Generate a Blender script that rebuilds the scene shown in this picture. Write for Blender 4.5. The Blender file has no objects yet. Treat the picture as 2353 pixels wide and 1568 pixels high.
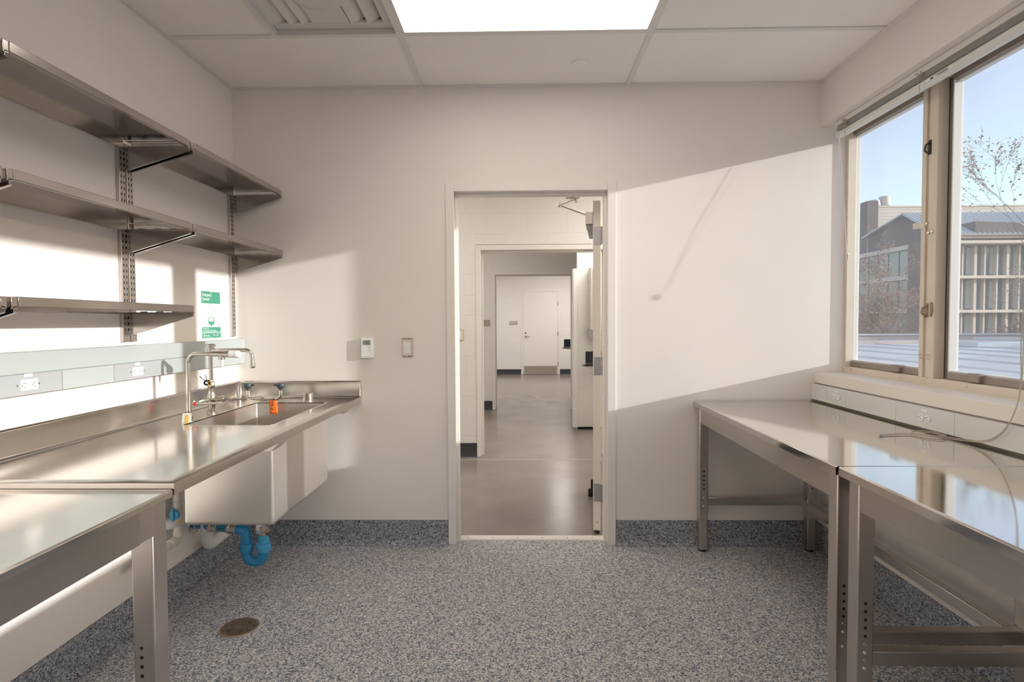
import bpy, bmesh, math, random
from mathutils import Vector, Matrix
C = bpy.context.scene
COL = C.collection
R = random.Random(7)

# ------------------------------------------------------------------ camera
W, H, FPX = 2353, 1568, 1282.3
CAM_Z = 1.3538
yaw, pitch, roll = .01696, .03339, -.00505
fw = Vector((-math.sin(yaw)*math.cos(pitch), math.cos(yaw)*math.cos(pitch), -math.sin(pitch)))
r0 = Vector((math.cos(yaw), math.sin(yaw), 0)); u0 = r0.cross(fw)
rt = math.cos(roll)*r0 + math.sin(roll)*u0
up = -math.sin(roll)*r0 + math.cos(roll)*u0
cd = bpy.data.cameras.new('camera'); cam = bpy.data.objects.new('camera', cd); COL.objects.link(cam)
cd.sensor_width = 36; cd.sensor_fit = 'HORIZONTAL'; cd.lens = FPX/W*36
cd.clip_start = .02; cd.clip_end = 600
cam.matrix_world = Matrix(((rt.x, up.x, -fw.x, 0), (rt.y, up.y, -fw.y, 0), (rt.z, up.z, -fw.z, CAM_Z), (0, 0, 0, 1)))
C.camera = cam

# ------------------------------------------------------------------ light and exposure
SUN_DIR = Vector((-1, .2614, -.2125))
SUN_STRENGTH = 4.2
SKY_STRENGTH = .285
PANEL_STRENGTH = 5.0
HALL_FILL = 12.0
C.view_settings.view_transform = 'Standard'
C.view_settings.look = 'None'
C.view_settings.exposure = 0.10
C.view_settings.gamma = 1.0
C.view_settings.use_curve_mapping = False
C.cycles.use_denoising = True
C.cycles.max_bounces = 14
C.cycles.diffuse_bounces = 8
C.cycles.glossy_bounces = 6
C.cycles.transparent_max_bounces = 24
C.cycles.sample_clamp_indirect = 6
C.cycles.caustics_reflective = True

wld = bpy.data.worlds.new('sky'); C.world = wld; wld.use_nodes = True
nt = wld.node_tree; nt.nodes.clear()
def N(tree, t, **kw):
    n = tree.nodes.new(t)
    for k, v in kw.items():
        if k.startswith('i_'):
            n.inputs[k[2:].replace('_', ' ')].default_value = v
        else:
            setattr(n, k, v)
    return n
wo = N(nt, 'ShaderNodeOutputWorld'); bg = N(nt, 'ShaderNodeBackground'); bg.inputs[1].default_value = SKY_STRENGTH
st = N(nt, 'ShaderNodeTexSky'); st.sky_type = 'NISHITA'; st.sun_disc = False; st.dust_density = 1.2
st.sun_elevation = math.asin(-SUN_DIR.normalized().z); st.sun_rotation = math.atan2(-SUN_DIR.x, -SUN_DIR.y)
tc = N(nt, 'ShaderNodeTexCoord')
mp = N(nt, 'ShaderNodeMapping'); mp.inputs['Scale'].default_value = (1.2, 1.2, 7.0); mp.inputs['Rotation'].default_value = (.12, .1, 0)
nt.links.new(tc.outputs['Generated'], mp.inputs[0])
nz = N(nt, 'ShaderNodeTexNoise'); nz.inputs['Scale'].default_value = 2.2; nz.inputs['Detail'].default_value = 5; nt.links.new(mp.outputs[0], nz.inputs['Vector'])
cr = N(nt, 'ShaderNodeMapRange'); nt.links.new(nz.outputs['Fac'], cr.inputs['Value'])
cr.inputs['From Min'].default_value = .42; cr.inputs['From Max'].default_value = .75; cr.inputs['To Min'].default_value = .36; cr.inputs['To Max'].default_value = .68
mx = N(nt, 'ShaderNodeMixRGB', blend_type='LIGHTEN'); nt.links.new(cr.outputs[0], mx.inputs[0]); nt.links.new(st.outputs[0], mx.inputs[1]); mx.inputs[2].default_value = (2.6, 2.5, 2.65, 1)
nt.links.new(mx.outputs[0], bg.inputs[0]); nt.links.new(bg.outputs[0], wo.inputs[0])

sd = bpy.data.lights.new('sun', 'SUN'); sd.energy = SUN_STRENGTH; sd.angle = math.radians(.6); sd.color = (1, .97, .925)
so = bpy.data.objects.new('sun', sd); COL.objects.link(so); so.location = (12, -3, 5)
so.rotation_euler = SUN_DIR.to_track_quat('-Z', 'Y').to_euler()

# ------------------------------------------------------------------ materials
def newmat(name):
    m = bpy.data.materials.new(name); m.use_nodes = True
    t = m.node_tree; p = t.nodes['Principled BSDF']
    return m, t, p
def plain(name, col, rough=.6, metal=0, bump=0, bscale=200, var=0, vscale=3, spec=.5, coat=0):
    m, t, p = newmat(name)
    p.inputs['Base Color'].default_value = (*col, 1); p.inputs['Roughness'].default_value = rough; p.inputs['Metallic'].default_value = metal
    p.inputs['Specular IOR Level'].default_value = spec
    p.inputs['Coat Weight'].default_value = coat
    if bump or var:
        g = N(t, 'ShaderNodeNewGeometry')
    if bump:
        n = N(t, 'ShaderNodeTexNoise'); n.inputs['Scale'].default_value = bscale; n.inputs['Detail'].default_value = 3
        t.links.new(g.outputs['Position'], n.inputs['Vector'])
        b = N(t, 'ShaderNodeBump'); b.inputs['Strength'].default_value = bump; b.inputs['Distance'].default_value = .002
        t.links.new(n.outputs['Fac'], b.inputs['Height']); t.links.new(b.outputs[0], p.inputs['Normal'])
    if var:
        n2 = N(t, 'ShaderNodeTexNoise'); n2.inputs['Scale'].default_value = vscale; n2.inputs['Detail'].default_value = 4
        t.links.new(g.outputs['Position'], n2.inputs['Vector'])
        x = N(t, 'ShaderNodeMixRGB'); x.blend_type = 'MULTIPLY'; x.inputs[0].default_value = 1; x.inputs[1].default_value = (*col, 1)
        rr = N(t, 'ShaderNodeMapRange'); rr.inputs['From Min'].default_value = .3; rr.inputs['From Max'].default_value = .7
        rr.inputs['To Min'].default_value = 1-var; rr.inputs['To Max'].default_value = 1+var*.4
        t.links.new(n2.outputs['Fac'], rr.inputs['Value']); t.links.new(rr.outputs[0], x.inputs[2]); t.links.new(x.outputs[0], p.inputs['Base Color'])
    return m
def steel(name, col, rough, stretch, var=.1, scratch=.0):
    """brushed stainless: grain stretched along one axis"""
    m, t, p = newmat(name)
    p.inputs['Metallic'].default_value = 1
    g = N(t, 'ShaderNodeNewGeometry')
    mpp = N(t, 'ShaderNodeMapping'); mpp.inputs['Scale'].default_value = stretch; t.links.new(g.outputs['Position'], mpp.inputs[0])
    n = N(t, 'ShaderNodeTexNoise'); n.inputs['Scale'].default_value = 1; n.inputs['Detail'].default_value = 4; t.links.new(mpp.outputs[0], n.inputs['Vector'])
    n2 = N(t, 'ShaderNodeTexNoise'); n2.inputs['Scale'].default_value = 5; n2.inputs['Detail'].default_value = 5; t.links.new(g.outputs['Position'], n2.inputs['Vector'])
    rr = N(t, 'ShaderNodeMapRange'); rr.inputs['To Min'].default_value = rough-var; rr.inputs['To Max'].default_value = rough+var
    rr.inputs['From Min'].default_value = .3; rr.inputs['From Max'].default_value = .7
    ad = N(t, 'ShaderNodeMath', operation='ADD'); t.links.new(n.outputs['Fac'], ad.inputs[0]); t.links.new(n2.outputs['Fac'], ad.inputs[1])
    hf = N(t, 'ShaderNodeMath', operation='MULTIPLY'); t.links.new(ad.outputs[0], hf.inputs[0]); hf.inputs[1].default_value = .5
    t.links.new(hf.outputs[0], rr.inputs['Value']); t.links.new(rr.outputs[0], p.inputs['Roughness'])
    x = N(t, 'ShaderNodeMixRGB'); x.inputs[1].default_value = (*[c*.96 for c in col], 1); x.inputs[2].default_value = (*[min(1, c*1.03) for c in col], 1)
    t.links.new(hf.outputs[0], x.inputs[0]); t.links.new(x.outputs[0], p.inputs['Base Color'])
    b = N(t, 'ShaderNodeBump'); b.inputs['Strength'].default_value = .02; b.inputs['Distance'].default_value = .0004
    t.links.new(n.outputs['Fac'], b.inputs['Height']); t.links.new(b.outputs[0], p.inputs['Normal'])
    return m
def emis(name, col, s):
    m, t, p = newmat(name)
    p.inputs['Base Color'].default_value = (.9, .9, .88, 1)
    p.inputs['Emission Color'].default_value = (*col, 1); p.inputs['Emission Strength'].default_value = s
    return m
def glassmat(name, tint=(.97, .98, .99), haze=.03):
    m, t, p = newmat(name); t.nodes.remove(p)
    o = t.nodes['Material Output']
    tr = N(t, 'ShaderNodeBsdfTransparent'); tr.inputs[0].default_value = (*tint, 1)
    gl = N(t, 'ShaderNodeBsdfGlossy'); gl.inputs['Roughness'].default_value = .03
    lw = N(t, 'ShaderNodeLayerWeight'); pw = N(t, 'ShaderNodeMath', operation='POWER'); pw.inputs[1].default_value = 5; t.links.new(lw.outputs['Facing'], pw.inputs[0])
    fr = N(t, 'ShaderNodeMath', operation='MULTIPLY_ADD'); fr.inputs[1].default_value = .6; fr.inputs[2].default_value = .03; t.links.new(pw.outputs[0], fr.inputs[0])
    mxs = N(t, 'ShaderNodeMixShader'); t.links.new(fr.outputs[0], mxs.inputs[0]); t.links.new(tr.outputs[0], mxs.inputs[1]); t.links.new(gl.outputs[0], mxs.inputs[2])
    df = N(t, 'ShaderNodeBsdfTranslucent'); df.inputs[0].default_value = (.8, .83, .87, 1)
    g = N(t, 'ShaderNodeNewGeometry'); nn = N(t, 'ShaderNodeTexNoise'); nn.inputs['Scale'].default_value = 2.5; t.links.new(g.outputs['Position'], nn.inputs['Vector'])
    rr = N(t, 'ShaderNodeMapRange'); rr.inputs['To Min'].default_value = haze*.4; rr.inputs['To Max'].default_value = haze*1.6; t.links.new(nn.outputs['Fac'], rr.inputs['Value'])
    m2 = N(t, 'ShaderNodeMixShader'); t.links.new(rr.outputs[0], m2.inputs[0]); t.links.new(mxs.outputs[0], m2.inputs[1]); t.links.new(df.outputs[0], m2.inputs[2])
    t.links.new(m2.outputs[0], o.inputs['Surface'])
    return m
def flake_floor(name, tint):
    m, t, p = newmat(name)
    g = N(t, 'ShaderNodeNewGeometry')
    nzv = N(t, 'ShaderNodeTexNoise'); nzv.inputs['Scale'].default_value = 260; nzv.inputs['Detail'].default_value = 1; t.links.new(g.outputs['Position'], nzv.inputs['Vector'])
    mxv = N(t, 'ShaderNodeMixRGB'); mxv.inputs[0].default_value = .012; t.links.new(g.outputs['Position'], mxv.inputs[1]); t.links.new(nzv.outputs['Color'], mxv.inputs[2])
    v = N(t, 'ShaderNodeTexVoronoi'); v.inputs['Scale'].default_value = 215; t.links.new(mxv.outputs[0], v.inputs['Vector'])
    s = N(t, 'ShaderNodeSeparateColor'); t.links.new(v.outputs['Color'], s.inputs[0])
    rmp = N(t, 'ShaderNodeValToRGB'); t.links.new(s.outputs[0], rmp.inputs[0]); rmp.color_ramp.interpolation = 'CONSTANT'
    cols = [(0, (.035, .05, .085)), (.10, (.10, .135, .20)), (.24, (.27, .27, .28)), (.42, (.44, .42, .395)), (.66, (.60, .575, .54)), (.88, (.80, .78, .74))]
    el = rmp.color_ramp.elements
    while len(el) > 1: el.remove(el[-1])
    el[0].position = 0; el[0].color = (*[a*b for a, b in zip(cols[0][1], tint)], 1)
    for ps, c in cols[1:]:
        k = el.new(ps); k.color = (*[a*b for a, b in zip(c, tint)], 1)
    # a few rust brown specks of grit
    v2 = N(t, 'ShaderNodeTexVoronoi'); v2.inputs['Scale'].default_value = 8; t.links.new(g.outputs['Position'], v2.inputs['Vector'])
    lt = N(t, 'ShaderNodeMath', operation='LESS_THAN'); lt.inputs[1].default_value = .024; t.links.new(v2.outputs['Distance'], lt.inputs[0])
    x = N(t, 'ShaderNodeMixRGB'); t.links.new(lt.outputs[0], x.inputs[0]); t.links.new(rmp.outputs[0], x.inputs[1]); x.inputs[2].default_value = (.10, .03, .015, 1)
    t.links.new(x.outputs[0], p.inputs['Base Color'])
    p.inputs['Roughness'].default_value = .55
    p.inputs['Specular IOR Level'].default_value = .35
    b = N(t, 'ShaderNodeBump'); b.inputs['Strength'].default_value = .25; b.inputs['Distance'].default_value = .001
    t.links.new(s.outputs[1], b.inputs['Height']); t.links.new(b.outputs[0], p.inputs['Normal'])
    return m

M = {}
M['wall'] = plain('wall_paint', (.835, .788, .752), .55, bump=.12, bscale=420, var=.03, vscale=1.6, spec=.3)
M['ceil'] = plain('ceiling_tile_board', (.92, .885, .855), .9, bump=.3, bscale=600, var=.03, vscale=2.5, spec=.1)
M['tee'] = plain('painted_tee', (.76, .74, .71), .4)
M['floor'] = flake_floor('epoxy_flake_floor', (1.0, 1.02, 1.07))
M['cove'] = flake_floor('epoxy_flake_cove', (.70, .74, .83))
M['hallfloor'] = plain('polished_floor', (.25, .212, .185), .22, var=.15, vscale=2.2, spec=.5)
M['block'] = plain('painted_block', (.80, .78, .74), .55, bump=.5, bscale=160, spec=.3)
M['mortar'] = plain('painted_mortar', (.77, .75, .71), .7)
M['vinyl'] = plain('black_vinyl_base', (.035, .037, .042), .45)
M['frame'] = plain('white_frame_paint', (.82, .79, .75), .35)
M['door'] = plain('cream_door_paint', (.80, .75, .67), .4)
M['steel'] = steel('brushed_steel', (.60, .56, .52), .21, (260, 8, 260), .03)
M['steel_top'] = steel('worktop_steel', (.72, .685, .645), .08, (260, 8, 260), .025)
M['steel_v'] = steel('vertical_grain_steel', (.60, .55, .515), .32, (260, 260, 8), .03)
M['steel_bowl'] = steel('bowl_steel', (.72, .68, .63), .34, (180, 180, 8), .03); M['steel_bowl'].node_tree.nodes['Principled BSDF'].inputs['Metallic'].default_value = .84
M['steel_counter'] = steel('counter_steel', (.71, .68, .64), .15, (260, 8, 260), .03)
M['steel_shelf'] = steel('shelf_steel', (.50, .465, .44), .17, (200, 8, 200), .03)
M['nickel'] = plain('satin_nickel', (.70, .66, .61), .22, 1)
M['chrome'] = plain('chrome', (.8, .8, .8), .1, 1)
M['darkmetal'] = plain('dark_bronze_metal', (.10, .085, .07), .45, .8)
M['bronze'] = plain('floor_drain_bronze', (.40, .30, .22), .42, .6, var=.25, vscale=40)
M['galv'] = plain('grey_hinge_metal', (.46, .45, .45), .4, .85)
M['black'] = plain('black_rubber', (.012, .012, .014), .5)
M['hole'] = plain('dark_hole', (.006, .006, .007), .8)
M['white'] = plain('white_plastic', (.86, .86, .85), .35)
M['raceway'] = plain('grey_green_raceway', (.43, .475, .475), .4)
M['raceway_plate'] = plain('grey_cover_plate', (.40, .415, .43), .45)
M['racewhite'] = plain('pale_aluminium_raceway', (.70, .70, .67), .42)
M['sill'] = plain('sill_laminate', (.80, .755, .70), .35)
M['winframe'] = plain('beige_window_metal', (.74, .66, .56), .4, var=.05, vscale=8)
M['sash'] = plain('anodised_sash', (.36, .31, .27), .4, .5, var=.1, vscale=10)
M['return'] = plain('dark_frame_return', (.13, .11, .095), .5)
M['gasket'] = plain('pale_gasket', (.74, .74, .73), .5)
M['glass'] = glassmat('window_glass', (.97, .98, .99), .032)
M['blind'] = plain('grey_blind_slats', (.56, .55, .51), .45)
M['blindrail'] = plain('white_blind_rail', (.74, .73, .69), .35)
M['clear'] = glassmat('clear_plastic', (.97, .97, .98), .05)
M['cord'] = plain('cord_beige', (.50, .44, .37), .7)
M['green'] = plain('sign_green', (.055, .31, .20), .4)
M['signwhite'] = plain('sign_white', (.88, .88, .86), .4)
M['red'] = plain('red_index', (.70, .03, .05), .35)
M['orange'] = plain('orange_tag', (.95, .19, .02), .5)
M['yellow'] = plain('yellow_label', (.92, .58, .10), .5)
M['dkgrey'] = plain('grey_rubber_head', (.055, .075, .085), .45)
M['bluepipe'] = plain('blue_polypropylene', (.03, .27, .53), .38, var=.06, vscale=30)
M['bluelight'] = plain('light_blue_polypropylene', (.07, .40, .68), .35)
M['cream'] = plain('cream_pipe', (.74, .70, .62), .4)
M['whitepipe'] = plain('white_pvc', (.78, .78, .78), .4)
M['lcd'] = plain('lcd_grey_green', (.24, .27, .24), .3)
M['ink'] = plain('ink_grey', (.09, .09, .09), .6)
M['plaque'] = plain('taupe_plaque', (.42, .36, .31), .5)
M['panel'] = emis('light_panel', (1, .905, .80), PANEL_STRENGTH)
M['hallpanel'] = emis('hall_light_panel', (1, .965, .93), HALL_FILL)
M['pan'] = plain('diffuser_paint', (.70, .665, .635), .45)
M['screen'] = plain('black_screen', (.008, .008, .01), .15)
M['wood'] = plain('reddish_shelf', (.36, .19, .12), .5)

# ------------------------------------------------------------------ mesh helpers
JOINED = {'socket_slot', 'plate_screw', 'screw', 'ladder_cord', 'button_outline', 'button_mark', 'key_mark', 'label_print', 'tag_print', 'lettering_line', 'clamp_screw', 'hook', 'bracket_tab', 'emblem', 'pictogram', 'rail_label'}
class MB:
    def __init__(s): s.v = []; s.f = []
    def add(s, v, f):
        o = len(s.v); s.v += [Vector(x) for x in v]; s.f += [[i+o for i in q] for q in f]; return s
    def box(s, x0, x1, y0, y1, z0, z1):
        v = [(x, y, z) for z in (z0, z1) for y in (y0, y1) for x in (x0, x1)]
        return s.add(v, [(0, 2, 3, 1), (4, 5, 7, 6), (0, 1, 5, 4), (2, 6, 7, 3), (0, 4, 6, 2), (1, 3, 7, 5)])
    def obox(s, c, size, ax):
        """box with its own axes: ax = three unit vectors"""
        c = Vector(c); v = []
        for k in (-1, 1):
            for j in (-1, 1):
                for i in (-1, 1):
                    v.append(c + Vector(ax[0])*(i*size[0]/2) + Vector(ax[1])*(j*size[1]/2) + Vector(ax[2])*(k*size[2]/2))
        return s.add(v, [(0, 2, 3, 1), (4, 5, 7, 6), (0, 1, 5, 4), (2, 6, 7, 3), (0, 4, 6, 2), (1, 3, 7, 5)])
    def tube(s, pts, r, n=12, caps=True):
        pts = [Vector(p) for p in pts]; rs = r if isinstance(r, (list, tuple)) else [r]*len(pts)
        t0 = (pts[1]-pts[0]).normalized()
        a = Vector((0, 0, 1)) if abs(t0.z) < .9 else Vector((1, 0, 0))
        nrm = (a - t0*a.dot(t0)).normalized(); v = []; f = []
        for i, p in enumerate(pts):
            if i == 0: t = t0
            elif i == len(pts)-1: t = (pts[i]-pts[i-1]).normalized()
            else:
                t = ((pts[i]-pts[i-1]).normalized() + (pts[i+1]-pts[i]).normalized())
                t = t.normalized() if t.length > 1e-6 else (pts[i]-pts[i-1]).normalized()
            nrm = (nrm - t*nrm.dot(t)); nrm = nrm.normalized() if nrm.length > 1e-6 else t.orthogonal().normalized()
            b = t.cross(nrm)
            for k in range(n):
                an = 2*math.pi*k/n; v.append(p + (nrm*math.cos(an) + b*math.sin(an))*rs[i])
        for i in range(len(pts)-1):
            for k in range(n):
                f.append((i*n+k, i*n+(k+1) % n, (i+1)*n+(k+1) % n, (i+1)*n+k))
        if caps:
            f.append(tuple(range(n))[::-1]); f.append(tuple((len(pts)-1)*n+k for k in range(n)))
        return s.add(v, f)
    def cyl(s, a, b, r, n=20, r2=None):
        return s.tube([a, b], [r, r if r2 is None else r2], n)
    def lathe(s, c, axis, prof, n=24):
        """prof: list of (radius, distance along axis)"""
        c = Vector(c); ax = Vector(axis).normalized(); u = ax.orthogonal().normalized(); w = ax.cross(u); v = []; f = []
        for (r, h) in prof:
            for k in range(n):
                an = 2*math.pi*k/n; v.append(c + ax*h + (u*math.cos(an) + w*math.sin(an))*max(r, 1e-5))
        for i in range(len(prof)-1):
            for k in range(n):
                f.append((i*n+k, i*n+(k+1) % n, (i+1)*n+(k+1) % n, (i+1)*n+k))
        f.append(tuple(range(n))[::-1]); f.append(tuple((len(prof)-1)*n+k for k in range(n)))
        return s.add(v, f)
    def prism(s, poly, axis, a0, a1):
        """poly in the two other axes (in x,y,z order) extruded along axis"""
        def P(p, a):
            return {'x': (a, p[0], p[1]), 'y': (p[0], a, p[1]), 'z': (p[0], p[1], a)}[axis]
        n = len(poly); v = [P(p, a0) for p in poly] + [P(p, a1) for p in poly]
        f = [tuple(range(n))[::-1], tuple(n+k for k in range(n))] + [(k, (k+1) % n, n+(k+1) % n, n+k) for k in range(n)]
        return s.add(v, f)

def fillet(pts, rad, n=8):
    pts = [Vector(p) for p in pts]; out = [pts[0]]
    for i in range(1, len(pts)-1):
        a, b, c = pts[i-1], pts[i], pts[i+1]; d1 = (a-b).normalized(); d2 = (c-b).normalized()
        ang = d1.angle(d2); t = rad/math.tan(ang/2); t = min(t, (a-b).length*.49, (c-b).length*.49); rr = t*math.tan(ang/2)
        bis = (d1+d2).normalized(); cen = b + bis*(rr/math.sin(ang/2)); p1 = b+d1*t; p2 = b+d2*t
        v1 = p1-cen; v2 = p2-cen; th = v1.angle(v2); axn = v1.cross(v2).normalized()
        for k in range(n+1):
            out.append(cen + Matrix.Rotation(th*k/n, 3, axn) @ v1)
    out.append(pts[-1]); return out

def mesh_of(name, mb, mat, off=(0, 0, 0), sharp=35):
    me = bpy.data.meshes.new(name); o = Vector(off)
    me.from_pydata([tuple(v-o) for v in mb.v], [], mb.f); me.update()
    bm = bmesh.new(); bm.from_mesh(me); bmesh.ops.recalc_face_normals(bm, faces=bm.faces[:]); bm.to_mesh(me); bm.free()
    for m in (mat if isinstance(mat, list) else [mat]): me.materials.append(m)
    me.shade_smooth(); me.set_sharp_from_angle(angle=math.radians(sharp))
    return me
def wloc(o):
    p = Vector((0, 0, 0))
    while o: p += o.location; o = o.parent
    return p
def part(name, mb, mat, parent=None, bevel=0, label=None, kind=None, seg=2):
    off = wloc(parent) if parent else Vector((0, 0, 0))
    me = mesh_of(name, mb, mat, off); o = bpy.data.objects.new(name, me); COL.objects.link(o)
    if parent: o.parent = parent
    if bevel:
        b = o.modifiers.new('bevel', 'BEVEL'); b.width = bevel; b.segments = seg; b.limit_method = 'ANGLE'; b.angle_limit = math.radians(40); b.harden_normals = False
    if label: o['label'] = label
    if kind or (parent and name in JOINED): o['kind'] = kind or 'stuff'
    return o
def thing(name, label, cat, loc=(0, 0, 0), group=None, kind=None):
    o = bpy.data.objects.new(name, None); COL.objects.link(o); o.location = loc; o.empty_display_size = .05
    o['label'] = label; o['category'] = cat
    if group: o['group'] = group
    if kind: o['kind'] = kind
    return o
def single(name, mb, mat, label, cat, loc, bevel=0, group=None):
    me = mesh_of(name, mb, mat, loc); o = bpy.data.objects.new(name, me); COL.objects.link(o); o.location = loc
    o['label'] = label; o['category'] = cat
    if group: o['group'] = group
    if bevel:
        b = o.modifiers.new('bevel', 'BEVEL'); b.width = bevel; b.segments = 2; b.limit_method = 'ANGLE'; b.angle_limit = math.radians(40)
    return o
def struct(name, mb, mat, bevel=0):
    return part(name, mb, mat, None, bevel, kind='structure')
def dup(root, delta, label, group=None):
    r = root.copy(); COL.objects.link(r); r.location = root.location + Vector(delta); r['label'] = label
    if group: r['group'] = group
    for ch in list(root.children):
        c = ch.copy(); COL.objects.link(c); c.parent = r
        for g in list(ch.children):
            d = g.copy(); COL.objects.link(d); d.parent = c
    return r
def text(name, body, size, origin, xdir, ydir, mat, parent, depth=.0006, align='LEFT', scale=1):
    """raised lettering: xdir reads along, ydir is up"""
    cu = bpy.data.curves.new(name, 'FONT'); cu.body = body; cu.size = size; cu.extrude = depth; cu.align_x = align; cu.resolution_u = 3
    t = bpy.data.objects.new('tmp_text', cu); COL.objects.link(t)
    dg = bpy.context.evaluated_depsgraph_get(); dg.update()
    me = bpy.data.meshes.new_from_object(t.evaluated_get(dg)); bpy.data.objects.remove(t); bpy.data.curves.remove(cu)
    x = Vector(xdir).normalized(); y = Vector(ydir).normalized(); z = x.cross(y)
    mt = Matrix(((x.x*scale, y.x, z.x, origin[0]), (x.y*scale, y.y, z.y, origin[1]), (x.z*scale, y.z, z.z, origin[2]), (0, 0, 0, 1)))
    me.transform(Matrix.Translation(-wloc(parent)) @ mt); me.materials.clear(); me.materials.append(mat); me.name = name
    o = bpy.data.objects.new(name, me); COL.objects.link(o); o.parent = parent
    return o

# ------------------------------------------------------------------ room shell
XL, XR, D, HC = -1.731, 1.773, 3.362, 2.752
YB = -2.6                                      # wall behind the camera
WT = .14
D2 = D+WT
HX0, HX1, XO = -3.2, 1.89, 2.0
DX0, DX1, DZ = -.40, .517, 2.137               # clear opening of the doorway
struct('floor', MB().box(XL-.1, XR+.3, YB-.1, 3.425, -.12, 0), M['floor'])
struct('wall_left', MB().box(XL-.15, XL, YB-.1, D2, -.05, 2.9), M['wall'])
w = MB(); w.box(XL, DX0-.01, D, D2, -.05, 2.9); w.box(DX1+.01, XO, D, D2, -.05, 2.9); w.box(DX0-.01, DX1+.01, D, D2, DZ+.01, 2.9)
struct('wall_far', w, M['wall'])
struct('wall_near', MB().box(XL-.15, XO, YB-.15, YB, -.05, 2.9), M['wall'])
SILL, HEAD = 1.045, 2.50
WY0 = -2.2
w = MB(); w.box(XR, XO, YB-.1, D, -.3, .99); w.box(XR, XO, YB-.1, D, HEAD, 2.9); w.box(XR, XO, YB-.1, WY0, .99, HEAD)
struct('wall_right', w, M['wall'])
struct('roof_slab', MB().box(HX0-.1, 2.01, YB-.3, 14.8, 2.9, 3.1), M['mortar'])

# cove base with a curved foot
def cove(name, axis, c, sgn, a0, a1, h=.15, t=.006, r=.035):
    prof = [(0, h), (t, h), (t, r)]
    for k in range(1, 7):
        an = math.pi/2*k/6; prof.append((t + r*(1-math.cos(an)), r*(1-math.sin(an))))
    prof += [(t+r, -.01), (0, -.01)]
    m = MB(); m.prism([(c+sgn*p[0], p[1]) for p in prof], axis, a0, a1)
    return struct(name, m, M['cove'])
cove('baseboard_left', 'y', XL, 1, YB, D)
cove('baseboard_right', 'y', XR, -1, YB, D)
cove('baseboard_far', 'x', D, -1, XL, DX0-.05)
cove('baseboard_far.001', 'x', D, -1, DX1+.05, XR)

# ------------------------------------------------------------------ ceiling grid
ceil = struct('ceiling', MB().box(XL-.1, XR+.4, YB-.1, D2, 2.83, 2.86), M['mortar'])
T = .0125
ycuts = [D]; y = D-.61
while y > YB: ycuts.append(y); y -= .6096
ycuts.append(YB)
xmain = [XL, -.584, .635, XR]
tee = MB()
def bar(x0, x1, y0, y1, dz=0):
    b = MB().box(x0, x1, y0, y1, HC-dz, HC+.006); part('grid_tee', b, M['tee'], ceil)
for yy in ycuts[1:-1]: bar(XL, XR, yy-T, yy+T)
for xx in xmain[1:-1]: bar(xx-T, xx+T, YB, D, .0006)
bar(XL, XL+.024, YB, D, .0012); bar(XR-.024, XR, YB, D, .0012); bar(XL+.024, XR-.024, D-.02, D, .0012); bar(XL+.024, XR-.024, YB, YB+.02, .0012)
bar(-1.194-T, -1.194+T, ycuts[2]+T, ycuts[1]-T, .0003)
lights = {(1, 1), (4, 1), (7, 1)}
for j in range(len(ycuts)-1):
    y1, y0 = ycuts[j], ycuts[j+1]
    for i in range(3):
        x0, x1 = xmain[i], xmain[i+1]
        if (j, i) in lights: continue
        if (j, i) == (1, 0): x1 = -1.194
        part('ceiling_tile', MB().box(x0+.003, x1-.003, y0+.003, y1-.003, HC+.007, HC+.02), M['ceil'], ceil)
# light panels: the one in view and the same fixture repeated further back in the room
for n, (j, i) in enumerate(sorted(lights)):
    y1, y0 = ycuts[j]-T, ycuts[j+1]+T; x0, x1 = -.584+T, .635-T
    t = thing('ceiling_light', ['large bright rectangular light panel set flush in the ceiling grid', 'flush ceiling light panel above the camera, out of the photo', 'flush ceiling light panel at the rear of the room, out of the photo'][n], 'ceiling light', ((x0+x1)/2, (y0+y1)/2, HC), 'flush light panels')
    f = MB()
    for (a, b, c, d) in ((x0, x1, y0, y0+.016), (x0, x1, y1-.016, y1), (x0, x0+.016, y0+.016, y1-.016), (x1-.016, x1, y0+.016, y1-.016)): f.box(a, b, c, d, HC-.001, HC+.07)
    part('frame', f, M['tee'], t)
    part('light_diffuser', MB().box(x0+.016, x1-.016, y0+.016, y1-.016, HC+.004, HC+.014), M['panel'], t)

# square air diffuser with a recessed face
x0, x1, y0, y1 = -1.194+T, -.584-T, ycuts[2]+T, ycuts[1]-T
t = thing('air_diffuser', 'square grey air diffuser with curved vanes beside the ceiling light', 'air vent', ((x0+x1)/2, (y0+y1)/2, HC))
f = MB()
for (a, b, c, d) in ((x0, x1, y0, y0+.004), (x0, x1, y1-.004, y1), (x0, x0+.004, y0+.004, y1-.004), (x1-.004, x1, y0+.004, y1-.004)): f.box(a, b, c, d, HC-.0005, HC+.076)
part('frame', f, M['pan'], t)
part('face_plate', MB().box(x0+.004, x1-.004, y0+.004, y1-.004, HC+.07, HC+.076), plain('dark_duct_grey', (.16, .15, .15), .7), t)  # backing coloured dark so the gaps between vanes look shaded
z0, z1 = HC+.024, HC+.044
m = MB().box(x0+.004, x1-.004, y0+.004, y0+.06, z0, z1); m.box(x0+.004, x1-.004, y1-.06, y1-.004, z0, z1)
m.box(x0+.195, x1-.21, y0+.06, y1-.06, z0, z1)
part('centre_panel', m, M['pan'], t, .006)
part('hub', MB().lathe(((x0+x1)/2, (y0+y1)/2, HC+.026), (0, 0, -1), [(.13, -.004), (.12, .004), (.09, .006), (.05, .002), (.02, .0)], 32), M['pan'], t)
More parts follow.
